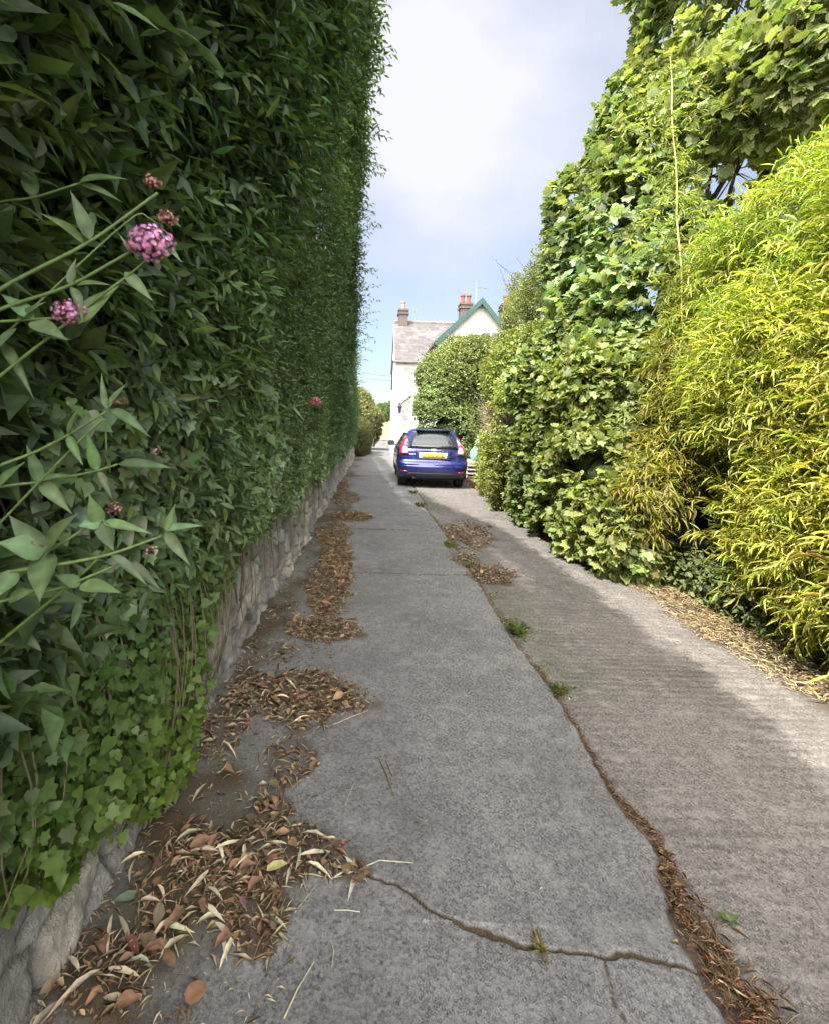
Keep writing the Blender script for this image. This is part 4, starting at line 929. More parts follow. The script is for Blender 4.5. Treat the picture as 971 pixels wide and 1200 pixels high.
# ------------------------------------------------------------------ fine leaved yellow green hedge towards the car
priv = thing('privet_hedge', 'loose yellow green hedge bulging over the right verge beside the car', 'hedge', (3.2, 10, 0))
pb = [blob(610, 570, 8.6, .5), blob(600, 545, 9.6, .6), blob(590, 560, 10.6, .5), blob(583, 545, 11.8, .42), blob(618, 520, 8.8, .7), blob(630, 480, 8.2, .7), blob(606, 490, 10.8, .62), blob(620, 440, 9.2, .8), blob(583, 522, 12.6, .42), blob(578, 552, 13.2, .25), blob(625, 580, 8.0, .35), blob(618, 420, 10.5, .6), blob(640, 420, 8.6, .6), blob(640, 540, 7.9, .45), blob(606, 455, 11.2, .5)]
P, D = shell(pb, 9500, .78, 1.08, .4, 3.5, 61, face=(-.7, -.6, .3))
ky = np.linalg.norm((P - np.array(at(585, 490, 10.4))) / np.array([.42, .9, .62]), axis=1) > 1.0
D2 = unit(D + .45 * R.normal(size=D.shape))
ky &= np.linalg.norm((P - np.array(at(587, 488, 9.0))) / np.array([.25, 2.0, .46]), axis=1) > 1.0
P, D2 = P[ky], D2[ky]
parts = sprigs(P, D2, .16, 6, .075, .55, T_SMALL, (.25, .285, .07), droop=.25, spread=.9, up=.7, twig=False, alt=(.25, .28, .065), palt=.22, colv=.25)
n = 1700; y = 7.8 + 4.6 * R.rand(n); P = np.stack([2.84 + .25 * R.rand(n), y, .03 + .5 * R.rand(n)], -1); D2 = unit(np.stack([-.6 + .3 * R.normal(size=n), -.4 + .4 * R.normal(size=n), .3 + .4 * R.normal(size=n)], -1))
parts += sprigs(P, D2, .14, 6, .06, .45, T_SMALL, (.18, .23, .05), droop=.35, twig=False)
leaf_obj('foliage', parts, M_LEAF, priv)
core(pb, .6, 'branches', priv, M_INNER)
c = np.array(at(588, 490, 9.6)); n = 1300
P = c + rdir(n) * np.array([.36, .4, .52]) * (R.rand(n) ** .4)[:, None]; E = P + np.stack([-.08 + .10 * R.normal(size=n), -.1 + .10 * R.normal(size=n), .16 + .12 * R.normal(size=n)], -1)
o = leaf_obj('dead_patch', [twig_patch(P, E, .004, .002, jitter_col((.46, .37, .29), n, .25))], M_DRY, priv); o['label'] = 'bare brown dead patch of twigs in the hedge'

tall = thing('tall_shrub', 'tall loose pale leaved shrub rising above the yellow green hedge', 'shrub', (3.7, 11.0, 0))
tb_ = [blob(622, 372, 11.0, .5), blob(614, 338, 11.2, .26), blob(606, 402, 11.6, .4), blob(630, 380, 10.2, .6), blob(650, 350, 9.2, .55), blob(660, 310, 8.8, .45), blob(612, 360, 11.1, .3), blob(645, 395, 9.6, .6)]
P, D = shell(tb_, 2600, .5, 1.12, .6, 4, 71, face=(-.6, -.75, .3)); D2 = unit(D * .7 + np.array([0, 0, .35]) + .4 * R.normal(size=D.shape))
parts = sprigs(P, D2, .2, 7, .065, .5, T_SMALL, (.23, .27, .095), droop=.25, twig=True, tr=.002, alt=(.25, .27, .10), palt=.2)
n = 46; P = np.array(at(640, 360, 10.5)) + R.normal(size=(n, 3)) * np.array([.35, .3, .25]); E = P + np.stack([-.2 + .25 * R.normal(size=n), .2 * R.normal(size=n), .45 + .15 * R.normal(size=n)], -1)
parts.append(twig_patch(P, E, .006, .0025, (.15, .13, .11)))
parts += sprigs(P + (E - P) * .4, E - P, .5, 9, .03, .6, T_SMALL, (.14, .15, .08), droop=.1)
leaf_obj('foliage', parts, M_LEAF, tall)
for c, r in tb_: MB().tube([(3.9 + .2 * R.normal(), 10.8, 0), (3.8, 10.7, 1.5), Vector(c)], [.05, .035, .01], 5).build('stem', M_BARK, tall)

# ------------------------------------------------------------------ round bush in front of the house
bush = thing('garden_bush', 'big rounded leafy bush standing between the car and the house', 'bush', (3.0, 18.0, 0))
gb = [blob(536, 446, 17.5, 1.25, 1.2, 1.25), blob(514, 475, 17.2, .72, .8, .8), blob(510, 508, 17.0, .5), blob(532, 414, 17.8, .5), blob(528, 508, 16.7, .6), blob(546, 500, 16.7, .7), blob(540, 528, 16.6, .55, .5, .5), blob(560, 530, 16.7, .5, .5, .5), blob(508, 525, 16.9, .3), blob(562, 412, 17.8, .4), blob(560, 470, 17.3, .9, .8, .9), blob(535, 490, 17.0, 1.0, .8, .8), blob(545, 424, 17.8, .85, .8, .7), blob(514, 440, 17.6, .7, .7, .7), blob(519, 505, 16.9, .6, .7, .6), blob(558, 510, 16.8, .7, .6, .6), blob(520, 430, 17.8, .62), blob(570, 430, 17.8, .6), blob(548, 525, 16.8, .5, .5, .4)]
P, D = shell(gb, 10500, .70, 1.10, .3, 2.4, 81, rough=.2, face=(-.3, -.95, .3)); D2 = unit(D + .4 * R.normal(size=D.shape))
parts = sprigs(P, D2, .2, 6, .10, .6, T_SMALL, (.18, .225, .078), droop=.3, twig=False, alt=(.27, .30, .12), palt=.15, colv=.25)
n = 170; P, D = shell(gb, n, .95, 1.05); D2 = unit(D * .7 + np.array([0, 0, .8]) + .3 * R.normal(size=D.shape)); parts += sprigs(P, D2, .3 + .35 * R.rand(n), 11, .09, .6, T_SMALL, (.12, .15, .06), droop=.2)
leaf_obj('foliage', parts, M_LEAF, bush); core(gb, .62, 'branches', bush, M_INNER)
MB().tube([(3.0, 17.8, 0), (3.0, 17.8, 1.2)], [.12, .1], 8).build('trunk', M_BARK, bush)

# ------------------------------------------------------------------ far end of the lane
def far_bush(name, label, cat, bls, n, L, col, seed, alt=None):
    t = thing(name, label, cat, (bls[0][0][0], bls[0][0][1], 0))
    P, D = shell(bls, n, .8, 1.08, .5, 3, seed, face=(.3, -.9, .3)); D2 = unit(D + .4 * R.normal(size=D.shape))
    leaf_obj('foliage', sprigs(P, D2, .16, 6, L, .5, T_SMALL, col, droop=.2, twig=False, alt=alt, palt=.2 if alt is not None else 0), M_LEAF, t); core(bls, .8, 'branches', t, M_INNER)
    return t
far_bush('round_hedge', 'short round topped hedge just past the end of the stone wall', 'hedge', [((-.72, 24.0, .85), (.52, 1.6, .95)), ((-.62, 26.5, .85), (.5, 1.6, .9)), ((-.8, 25, .5), (.6, 2.5, .8))], 2600, .08, (.085, .10, .038), 91)
far_bush('flowering_bush', 'pale sunlit bush with feathery top above the round hedge', 'bush', [((-.6, 30, 2.2), (.75, 1.0, 1.0)), ((-.05, 30, 1.9), (.55, .9, .8)), ((-.9, 30, 3.0), (.6, .8, .8)), ((-.35, 31, 1.2), (.8, .9, 1.0)), ((-.45, 30, 3.1), (.4, .5, .6))], 2600, .11, (.18, .20, .085), 92, (.36, .34, .19))
for lab, px, py, Y, r in (('dark green tree right of the gate at the lane end', 458, 487, 52, 1.5), ('mid green tree behind the wooden gate', 449, 486, 60, 1.4)):
    p = at(px, py, Y); t = far_bush('garden_tree', lab, 'tree', [((p.x, p.y, p.z), (r, r, r * .9)), ((p.x + .8, p.y, p.z - 1), (r, r, r)), ((p.x - .6, p.y + .6, p.z - 1), (r, r, r))], 1500, .2, (.10, .15, .045), 93, (.16, .20, .06))
    MB().tube([(p.x, p.y, 0), (p.x, p.y, p.z)], [.15, .08], 6).build('trunk', M_BARK, t)
M_WOOD = simple('weathered_wood', (.33, .27, .19), .85, .3, 12, .2, bmp=.3)
gate = thing('picket_fence', 'pale weathered wooden gate closing the far end of the lane', 'fence', (.9, 42, 0))
gx0, gx1 = .35, 1.35
for i in range(7): MB().box((gx0 + .08 + i * .142, 42, 1.12), (.115, .025, 1.55 + .05 * (i % 2))).build('pale', M_WOOD, gate)
for z_ in (.6, 1.55): MB().box((.85, 42.05, z_), (1.05, .06, .1)).build('rail', M_WOOD, gate)
for x_ in (gx0 - .06, gx1 + .07): MB().box((x_, 42.02, 1.0), (.12, .12, 2.05), 0).build('post', M_WOOD, gate, bevel=.01)
bench = thing('low_bench', 'small low pale wooden bench in front of the far gate', 'bench', (.75, 38, 0))
MB().box((.75, 38, .48), (1.0, .5, .09)).build('seat', M_WOOD, bench, bevel=.01)
MB().box((.75, 38.2, .62), (1.0, .06, .24)).build('backrest', M_WOOD, bench)
for x_ in (.35, 1.15):
    for y_ in (37.82, 38.18): MB().box((x_, y_, .215), (.07, .07, .43)).build('leg', M_WOOD, bench)
# overhead wires from behind the hedge to the house
for lab, (a, b_) in (('upper overhead wire running to the house end wall', ((405, 430), (461, 441))), ('lower overhead wire running to the house end wall', ((405, 437), (461, 446)))):
    p, q = at(*a, 27), at(*b_, 26); pts = [p.lerp(q, t_) - Vector((0, 0, .12 * math.sin(math.pi * t_))) for t_ in np.linspace(0, 1, 9)]
    p0 = p + (p - q) * 1.2 + Vector((0, 0, .3)); tag(MB().tube([p0] + pts, .011, 5).build('overhead_wire', simple('wire_black', (.05, .05, .05), .6)), lab, 'wire')

# ------------------------------------------------------------------ house
def slate_mat():
    m, nt, b = new_mat('roof_slate')
    t = N(nt, 'ShaderNodeTexCoord'); mpn = N(nt, 'ShaderNodeMapping'); nt.links.new(t.outputs['Object'], mpn.inputs[0])
    sp = N(nt, 'ShaderNodeSeparateXYZ'); nt.links.new(mpn.outputs[0], sp.inputs[0]); cb = N(nt, 'ShaderNodeCombineXYZ')
    nt.links.new(math_n(nt, 'ADD', sp.outputs[0], sp.outputs[1]), cb.inputs[0]); nt.links.new(sp.outputs[2], cb.inputs[1])
    br = N(nt, 'ShaderNodeTexBrick', Scale=1.0); nt.links.new(cb.outputs[0], br.inputs['Vector'])
    br.inputs['Brick Width'].default_value = .3; br.inputs['Row Height'].default_value = .19; br.inputs['Mortar Size'].default_value = .012
    br.inputs['Color1'].default_value = (.062, .056, .059, 1); br.inputs['Color2'].default_value = (.095, .086, .088, 1); br.inputs['Mortar'].default_value = (.05, .047, .047, 1)
    n = noise(nt, mpn.outputs[0], 1.6, 6, .65); n2 = noise(nt, mpn.outputs[0], 7, 5)
    c = mixc(nt, mapr(nt, n.outputs[0], .5, .68, 0, .75), br.outputs[0], (.17, .155, .145)); c = mixc(nt, mapr(nt, n2.outputs[0], .55, .7, 0, .4), c, (.12, .11, .11))
    nt.links.new(c, b.inputs['Base Color']); b.inputs['Roughness'].default_value = .75; bump(nt, b, br.outputs['Fac'], -.6, .02); return m
def brick_mat():
    m, nt, b = new_mat('chimney_brick')
    t = N(nt, 'ShaderNodeTexCoord'); sp = N(nt, 'ShaderNodeSeparateXYZ'); nt.links.new(t.outputs['Object'], sp.inputs[0]); cb = N(nt, 'ShaderNodeCombineXYZ')
    nt.links.new(math_n(nt, 'ADD', sp.outputs[0], sp.outputs[1]), cb.inputs[0]); nt.links.new(sp.outputs[2], cb.inputs[1])
    br = N(nt, 'ShaderNodeTexBrick', Scale=1.0); nt.links.new(cb.outputs[0], br.inputs['Vector']); br.inputs['Brick Width'].default_value = .22; br.inputs['Row Height'].default_value = .075; br.inputs['Mortar Size'].default_value = .01
    br.inputs['Color1'].default_value = (.058, .038, .035, 1); br.inputs['Color2'].default_value = (.082, .053, .046, 1); br.inputs['Mortar'].default_value = (.12, .11, .10, 1)
    nt.links.new(br.outputs[0], b.inputs['Base Color']); b.inputs['Roughness'].default_value = .9; return m
M_SLATE, M_BRICK = slate_mat(), brick_mat()
M_RENDER = simple('white_render', (.52, .51, .475), .85, .12, 6, .2, bmp=.15)
M_STONE = simple('grey_quoin', (.30, .29, .285), .9, .2, 20, .2)
M_POT = simple('terracotta', (.20, .08, .06), .8, .2, 10, .2)
M_GREEN = simple('green_paint', (.003, .045, .037), .4, .1, 6, .5)
M_DARK = simple('black_iron', (.02, .02, .022), .5)
M_WHITE = simple('white_paint', (.78, .78, .76), .45, .04, 8)
mg, nt, b = new_mat('window_glass'); b.inputs['Base Color'].default_value = (.03, .035, .04, 1); b.inputs['Roughness'].default_value = .06; b.inputs['Specular IOR Level'].default_value = .8
HX = at(464, 420, 24).x; hY = 24.0
house = thing('house', 'white rendered slate roofed house with green bargeboards and brick chimneys', 'house', (HX, hY, 0))
ez = at(464, 421, 24).z; rz_ = at(477, 379, 26.5).z; W_ = 9.0; DP = 5.4
# main wing: ridge along X
wb = MB(); wb.prism([(HX, hY, -.1), (HX, hY + DP, -.1), (HX, hY + DP, ez), (HX, hY + DP / 2, rz_ - .06), (HX, hY, ez)], (W_, 0, 0)); wb.build('wall', M_RENDER, house)
sl = (rz_ - ez) / (DP / 2)
rf = MB()
o_ = .18
rf.prism([(HX - .06, hY - o_, ez - o_ * sl), (HX - .06, hY - o_, ez - o_ * sl + .10), (HX - .06, hY + DP / 2, rz_ + .10), (HX - .06, hY + DP + o_, ez - o_ * sl + .10), (HX - .06, hY + DP + o_, ez - o_ * sl), (HX - .06, hY + DP / 2, rz_)], (W_ + .1, 0, 0))
roof = rf.build('roof', M_SLATE, house)
MB().tube([(HX - .07, hY + DP / 2, rz_ + .11), (HX + W_, hY + DP / 2, rz_ + .11)], .09, 6).build('ridge_tiles', simple('ridge_clay', (.16, .14, .135), .85, .4, 4), roof)
MB().tube([(HX - .08, hY - o_ - .05, ez - o_ * sl + .02), (HX + W_, hY - o_ - .05, ez - o_ * sl + .02)], .055, 8).build('gutter', simple('gutter_grey', (.14, .13, .125), .5), house)
# verge board and downpipe on the end wall
vb = MB(); vb.prism([(HX - .09, hY - o_, ez - o_ * sl - .15), (HX - .09, hY - o_, ez - o_ * sl), (HX - .09, hY + DP / 2, rz_), (HX - .09, hY + DP / 2, rz_ - .17)], (.028, 0, 0)); vb.build('bargeboard', simple('grey_board', (.25, .25, .26), .6), house)
MB().tube([(HX - .07, hY + .25, 0), (HX - .07, hY + .25, ez - .2)], .04, 8).build('downpipe', M_WHITE, house)
# quoins down the corner and a strip beside it
q = MB()
for i in range(12): q.box((HX + (.5 if i % 2 else .56), hY - .006, .35 + i * .40), (.2 if i % 2 else .32, .03, .26))
q.build('quoins', M_STONE, house)
MB().box((HX - .10, hY + .6, ez - .75), (.16, .22, 1.5)).build('meter_conduit', M_DARK, house)
# windows of the main wing, mostly behind the bush
def window(cx, y, cz, w2, h2, par):
    f = MB()
    for dx in (-w2, 0, w2): f.box((cx + dx, y - .02, cz), (.07, .08, h2 * 2 + .07))
    for dz in (-h2, h2): f.box((cx, y - .018, cz + dz), (w2 * 2 + .065, .074, .07))
    o = f.build('window', M_WHITE, par); MB().box((cx, y - .008, cz), (w2 * 2, .02, h2 * 2)).build('pane', mg, o)
    MB().box((cx, y - .06, cz - h2 - .08), (w2 * 2 + .25, .16, .06)).build('sill', M_STONE, o)
window(HX + 2.2, hY, 3.7, .45, .6, house); window(HX + 2.2, hY, 1.4, .45, .65, house)
# chimney helper
def chimney(cx, cy, z0, z1, wx, wy_, pots, potcol=M_POT):
    c = MB(); c.box((cx, cy, (z0 + z1) / 2), (wx, wy_, z1 - z0)); c.box((cx, cy, z1 - .22), (wx + .12, wy_ + .12, .09)); c.box((cx, cy, z1 - .03), (wx + .09, wy_ + .09, .10)); ch = c.build('chimney', M_BRICK, house)
    for i in range(pots):
        x_ = cx + (i - (pots - 1) / 2) * .32; MB().lathe((x_, cy, z1 + .02), [(.12, 0), (.10, .05), (.10, .38), (.135, .40), (.135, .47), (.09, .47), (.08, .3)], 12).build('chimney_pot', potcol, ch, smooth=False)
    return ch
p1 = at(472, 364, 26.7); chimney(p1.x + .02, hY + DP / 2, rz_ - .5, p1.z, .5, .65, 1, simple('buff_pot', (.30, .2, .15), .85))
MB().tube([(at(516, 384, 26.7).x, hY + DP / 2, rz_ + .1), (at(516, 384, 26.7).x, hY + DP / 2, rz_ + .32)], [.05, .04], 8).build('vent_pipe', simple('lead_grey', (.2, .2, .2), .7), roof)
# gabled wing in front, ridge running away
GY = 21.0; A0 = at(565, 349, GY); Lp = at(512, 397, GY); Rp = at(598, 391, GY)
ls = (A0.z - Lp.z) / (A0.x - Lp.x); rs_ = (A0.z - Rp.z) / (Rp.x - A0.x)
xl, xr = A0.x - 2.1, A0.x + 2.6; zl, zr = A0.z - ls * 2.1, A0.z - rs_ * 2.6
gw = MB(); gw.prism([(xl + .25, GY + .25, -.1), (xr - .25, GY + .25, -.1), (xr - .25, GY + .25, zr + rs_ * .25 - .12), (A0.x, GY + .25, A0.z - .12), (xl + .25, GY + .25, zl + ls * .25 - .12)], (0, 6.5, 0)); gw.build('wall', M_RENDER, house)
r2 = MB()
r2.prism([(xl, GY, zl), (A0.x, GY, A0.z), (A0.x, GY, A0.z - .12), (xl, GY, zl - .12)], (0, 7, 0)); r2.prism([(xr, GY, zr), (A0.x + .001, GY, A0.z), (A0.x + .001, GY, A0.z - .12), (xr, GY, zr - .12)], (0, 7, 0))
roof2 = r2.build('roof', M_SLATE, house)
def barge(x1, z1, x0, z0):
    d = Vector((x1 - x0, 0, z1 - z0)).normalized(); nrm = Vector((-d.z, 0, d.x)); nrm = nrm if nrm.z < 0 else -nrm
    p = [Vector((x0, GY - .04, z0 + .015)), Vector((x1, GY - .04, z1 + .015)), Vector((x1, GY - .04, z1)) + nrm * .19, Vector((x0, GY - .04, z0)) + Vector((0, 0, -.19 / max(.3, abs(d.x))))]
    MB().prism(p, (0, .036, 0)).build('bargeboard', M_GREEN, house)
    p = [Vector((x0, GY, z0 - .125)), Vector((x1, GY, z1 - .125)), Vector((x1, GY, z1 - .14)), Vector((x0, GY, z0 - .14))]
    MB().prism(p, (0, .25, 0)).build('soffit', M_GREEN, house)
barge(xl, zl, A0.x - .002, A0.z); barge(xr, zr, A0.x + .002, A0.z)
window(A0.x + .45, GY + .25, A0.z - 2.05, .42, .6, house)
p2 = at(545, 357, 25); chimney(p2.x, 25, p2.z - 2.5, p2.z, .60, .6, 2)
p3 = at(593, 358, 25); chimney(p3.x + .1, 25, p3.z - 2.5, p3.z, .8, .7, 2)
ae = MB(); p4 = at(557, 358, 25.0); ae.tube([p4, p4 + Vector((0, 0, 1.15))], .022, 6); q4 = p4 + Vector((0, 0, .95)); ae.tube([q4 - Vector((.1, 0, 0)), q4 + Vector((.62, 0, -.06))], .014, 5)
for i in range(6): ae.tube([q4 + Vector((i * .11, -.14, -.01 * i)), q4 + Vector((i * .11, .14, -.01 * i))], .008, 4)
ae.build('aerial', simple('aerial_alloy', (.30, .30, .32), .4, metal=.6), house)
# lantern on a scrolled bracket at the corner
la = thing('wall_lantern', 'black iron lantern hanging from a bracket on the white house corner', 'lantern', at(468, 480, 23.7))
lp = at(468.5, 478, 23.75); a0 = Vector((lp.x + .55, hY + .0, lp.z + .62)); a1 = Vector((lp.x + .1, hY - .3, lp.z + .24)); a2 = Vector((lp.x - .22, hY - .3, lp.z + .17))
MB().tube([a0, a1, a2], [.045, .035, .03], 6).tube([a1, (lp.x + .05, hY, lp.z - .1)], .02, 5).build('bracket', M_DARK, la)
MB().lathe((lp.x, hY - .3, lp.z - .28), [(.05, 0), (.11, .32), (.14, .34), (.06, .44), (.015, .48)], 6).build('lamp', M_DARK, la)
MB().lathe((lp.x, hY - .3, lp.z - .24), [(.056, 0), (.117, .25)], 6).build('glass', mg, la)

# ------------------------------------------------------------------ pallets and the turquoise bag beside the hedge
pal = at(549, 552, 14.9)
def pallet(z, label):
    t = thing('wooden_pallet', label, 'pallet', (2.85, 15.2, z), group='grey wooden pallets behind the car')
    for y_ in (14.62, 15.2, 15.78):
        MB().box((2.85, y_, z + .008), (1.1, .1, .018)).build('skid', M_WOOD2, t)
        for x_ in (2.36, 2.85, 3.34): MB().box((x_, y_, z + .057), (.12, .1, .08)).build('block', M_WOOD2, t)
    for k_ in range(7): MB().box((2.85, 14.62 + k_ * .193, z + .108), (1.1, .13, .02)).build('deck_board', M_WOOD2, t)
M_WOOD2 = simple('grey_pallet_wood', (.42, .37, .31), .9, .25, 14, .2)
for k_, nm in enumerate(('bottom', 'second', 'third', 'top')): pallet(.0 + k_ * .12, nm + ' grey wooden pallet of the stack behind the car')
def bag():
    bm = bmesh.new(); bmesh.ops.create_icosphere(bm, subdivisions=4, radius=1)
    V = np.array([v.co[:] for v in bm.verts]); T = np.array([[v.index for v in f.verts] for f in bm.faces]); bm.free()
    V = V * (1 + .10 * wob(V, 6, 3) + .05 * wob(V, 15, 4))[:, None] * np.array([.22, .22, .27]); V[:, 2] = np.maximum(V[:, 2], -.22)
    V[:, 2] += .28 * np.exp(-((V[:, 0] ** 2 + V[:, 1] ** 2) / .004)) * (V[:, 2] > .1)
    return V, T
V, T = bag(); t = thing('garden_sack', 'tied turquoise plastic sack resting on the pallet stack', 'sack', (2.98, 14.9, .5)); bp = at(559, 536, 14.8)
link('sack_body', np_mesh('sack_body', V + np.array([bp.x, 14.85, .71]), T), simple('turquoise_plastic', (.18, .52, .44), .35, .15, 15, .5), t)
MB().lathe((bp.x, 14.85, .71 + .29), [(.05, 0), (.055, .02), (.05, .04)], 10).build('tie', M_WHITE, t)

# ------------------------------------------------------------------ car (rear bumper at local y=0, nose towards +y)
M_PAINT, nt, b = new_mat('blue_paint'); b.inputs['Base Color'].default_value = (.011, .018, .125, 1); b.inputs['Metallic'].default_value = .35; b.inputs['Roughness'].default_value = .32; b.inputs['Coat Weight'].default_value = 1.0; b.inputs['Coat Roughness'].default_value = .05
_n = noise(nt, coords(nt), 3, 4); _f = mapr(nt, _n.outputs[0], .35, .7, .0, .12); nt.links.new(mixc(nt, _f, (.011, .018, .125), (.10, .10, .16)), b.inputs['Base Color'])
M_GLASS, nt, b = new_mat('car_glass'); b.inputs['Base Color'].default_value = (.02, .025, .03, 1); b.inputs['Roughness'].default_value = .04; b.inputs['Specular IOR Level'].default_value = .9
M_PLAST = simple('black_trim', (.022, .022, .024), .55, .2, 40, .4); M_TYRE = simple('tyre_rubber', (.022, .022, .022), .85, .25, 30, .2); M_RIM = simple('alloy_rim', (.42, .43, .45), .35, .1, 10, .5, .8)
M_RED, nt, b = new_mat('tail_red'); b.inputs['Base Color'].default_value = (.36, .02, .045, 1); b.inputs['Roughness'].default_value = .12; b.inputs['Coat Weight'].default_value = 1
M_CLEAR, nt, b = new_mat('tail_clear'); b.inputs['Base Color'].default_value = (.72, .66, .68, 1); b.inputs['Roughness'].default_value = .12; b.inputs['Coat Weight'].default_value = 1
M_CHROME = simple('chrome', (.75, .75, .77), .12, .03, 10, .5, 1.0)
M_YEL = simple('plate_yellow', (.72, .50, .045), .35, .04, 10, .5)
car = thing('parked_car', 'dark blue hatchback parked with its rear to the camera', 'car', (1.47, 11.45, 0), rad(-0.9))
Z_ = np.array([.19, .25, .31, .38, .46, .54, .605, .64, .67, .74, .82, .90, .955, 1.0, 1.08, 1.16, 1.25, 1.33, 1.385, 1.42, 1.447, 1.465, 1.475])
YR = np.array([.30, .10, .05, .025, .005, .0, .012, .045, .075, .085, .092, .105, .13, .165, .235, .305, .385, .455, .49, .51, .60, .85, 1.2])
HW = np.array([.74, .79, .81, .83, .85, .858, .862, .862, .86, .857, .85, .838, .815, .79, .75, 0.70, .65, .60, .555, .505, .42, .30, .16])
YF = np.array([3.70, 3.85, 3.90, 3.93, 3.95, 3.95, 3.93, 3.90, 3.88, 3.80, 3.66, 3.35, 3.02, 2.92, 2.78, 2.64, 2.48, 2.32, 2.20, 2.1, 1.95, 1.75, 1.5])
zq = np.unique(np.concatenate([np.linspace(.19, 1.475, 56), Z_])); fz = lambda A: np.interp(zq, Z_, A)
def smooth1(a): return np.convolve(np.pad(a, 2, mode='edge'), np.array([1, 2, 3, 2, 1]) / 9, 'valid')
yr_, hw_, yf_ = smooth1(fz(YR)), smooth1(fz(HW)), smooth1(fz(YF))
RC = .34
def rear_y(x, z):
    w_ = np.interp(z, zq, hw_); q_ = (np.abs(x) / w_).clip(0, 1)
    return np.interp(z, zq, yr_) + RC * (1 - (1 - q_ ** 3.4) ** (1 / 3.4)) * 1.0 + .035 * q_ ** 2
NS = 96; V = []
for z, y0, w_, y1 in zip(zq, yr_, hw_, yf_):
    for k_ in range(NS):
        a_ = 2 * math.pi * k_ / NS; sx, sy = math.cos(a_), math.sin(a_)
        e = 2 / 3.4; x_ = w_ * math.copysign(abs(sx) ** e, sx); yu = math.copysign(abs(sy) ** e, sy)
        cy_r, cy_f = y0 + RC, y1 - .75
        if yu < 0: y_ = cy_r + RC * yu + .035 * (x_ / w_) ** 2
        else: y_ = cy_f + .75 * yu
        V.append((x_, y_, z))
nr = len(zq); T = []
WA = ((.68, .30), (3.17, .30))
for i in range(nr - 1):
    for k_ in range(NS):
        a_, b_ = i * NS + k_, i * NS + (k_ + 1) % NS
        q_ = (a_, b_, b_ + NS, a_ + NS); c = np.mean([V[j] for j in q_], 0)
        if abs(c[0]) > .6 and any(math.hypot(c[1] - wy__, c[2] - wz__) < .345 for wy__, wz__ in WA): continue
        T.append(q_)
# long sides need rows between the two ends: subdivide the straight run
bm = bmesh.new(); bv = [bm.verts.new(v) for v in V]
for q_ in T: bm.faces.new([bv[j] for j in q_])
bm.faces.new([bv[(nr - 1) * NS + k_] for k_ in range(NS)]); bm.faces.new([bv[k_] for k_ in range(NS)][::-1])
long_e = [e for e in bm.edges if e.calc_length() > .6 and abs(e.verts[0].co.z - e.verts[1].co.z) < .001]
bmesh.ops.subdivide_edges(bm, edges=long_e, cuts=40, use_grid_fill=True)
kill = [f for f in bm.faces if abs(f.calc_center_median().x) > .55 and f.calc_center_median().z < .66 and len(f.verts) <= 4 and any(math.hypot(f.calc_center_median().y - a_, f.calc_center_median().z - b_) < .345 for a_, b_ in WA)]
bmesh.ops.delete(bm, geom=kill, context='FACES')
bmesh.ops.recalc_face_normals(bm, faces=bm.faces[:])
me = bpy.data.meshes.new('body'); bm.to_mesh(me); bm.free()
me.polygons.foreach_set('use_smooth', [True] * len(me.polygons))
body = link('body', me, M_PAINT, car, local=True)
inn = MB(); inn.box((0, 1.95, .45), (1.45, 3.3, .42)); inn.build('underbody', M_PLAST, car, local=True)
def patch(name, outline, mat, off, par=car, nu=14, nv=8, smooth=True):
    """outline: (left(z-order list), right list) polylines of (x,z) laid over the rear surface"""
    l, r = outline; L_ = np.array([np.array(l)[:, 0], np.array(l)[:, 1]]); Rr_ = np.array([np.array(r)[:, 0], np.array(r)[:, 1]])
    vs = []
    for j in range(nv + 1):
        t_ = j / nv; s_ = np.linspace(0, 1, len(l)); s2 = np.linspace(0, 1, len(r))
        lx, lz = np.interp(t_, s_, L_[0]), np.interp(t_, s_, L_[1]); rx, rz = np.interp(t_, s2, Rr_[0]), np.interp(t_, s2, Rr_[1])
        for i in range(nu + 1):
            u = i / nu; x_, z_ = lx + (rx - lx) * u, lz + (rz - lz) * u
            vs.append((x_, float(rear_y(np.array(x_), np.array(z_))) - off, z_))
    n0 = len(vs); vs += [(x_, y_ + off + .01, z_) for x_, y_, z_ in vs[:]]
    fs = []; w_ = nu + 1
    for j in range(nv):
        for i in range(nu): a_ = j * w_ + i; fs.append((a_, a_ + 1, a_ + 1 + w_, a_ + w_))
    ring = [i for i in range(w_)] + [j * w_ + nu for j in range(1, nv + 1)] + [nv * w_ + i for i in range(nu - 1, -1, -1)] + [j * w_ for j in range(nv - 1, 0, -1)]
    for a_, b_ in zip(ring, ring[1:] + ring[:1]): fs.append((a_, b_, b_ + n0, a_ + n0))
    return MB().add(vs, fs).build(name, mat, par, smooth=smooth, local=True)
patch('rear_window_surround', ([(-.60, .955), (-.57, 1.10), (-.53, 1.22), (-.47, 1.32), (-.36, 1.39)], [(.60, .955), (.57, 1.10), (.53, 1.22), (.47, 1.32), (.36, 1.39)]), M_PLAST, .008)
patch('rear_window', ([(-.55, .985), (-.54, 1.09), (-.50, 1.20), (-.44, 1.295), (-.33, 1.36)], [(.55, .985), (.54, 1.09), (.50, 1.20), (.44, 1.295), (.33, 1.36)]), M_GLASS, .016)
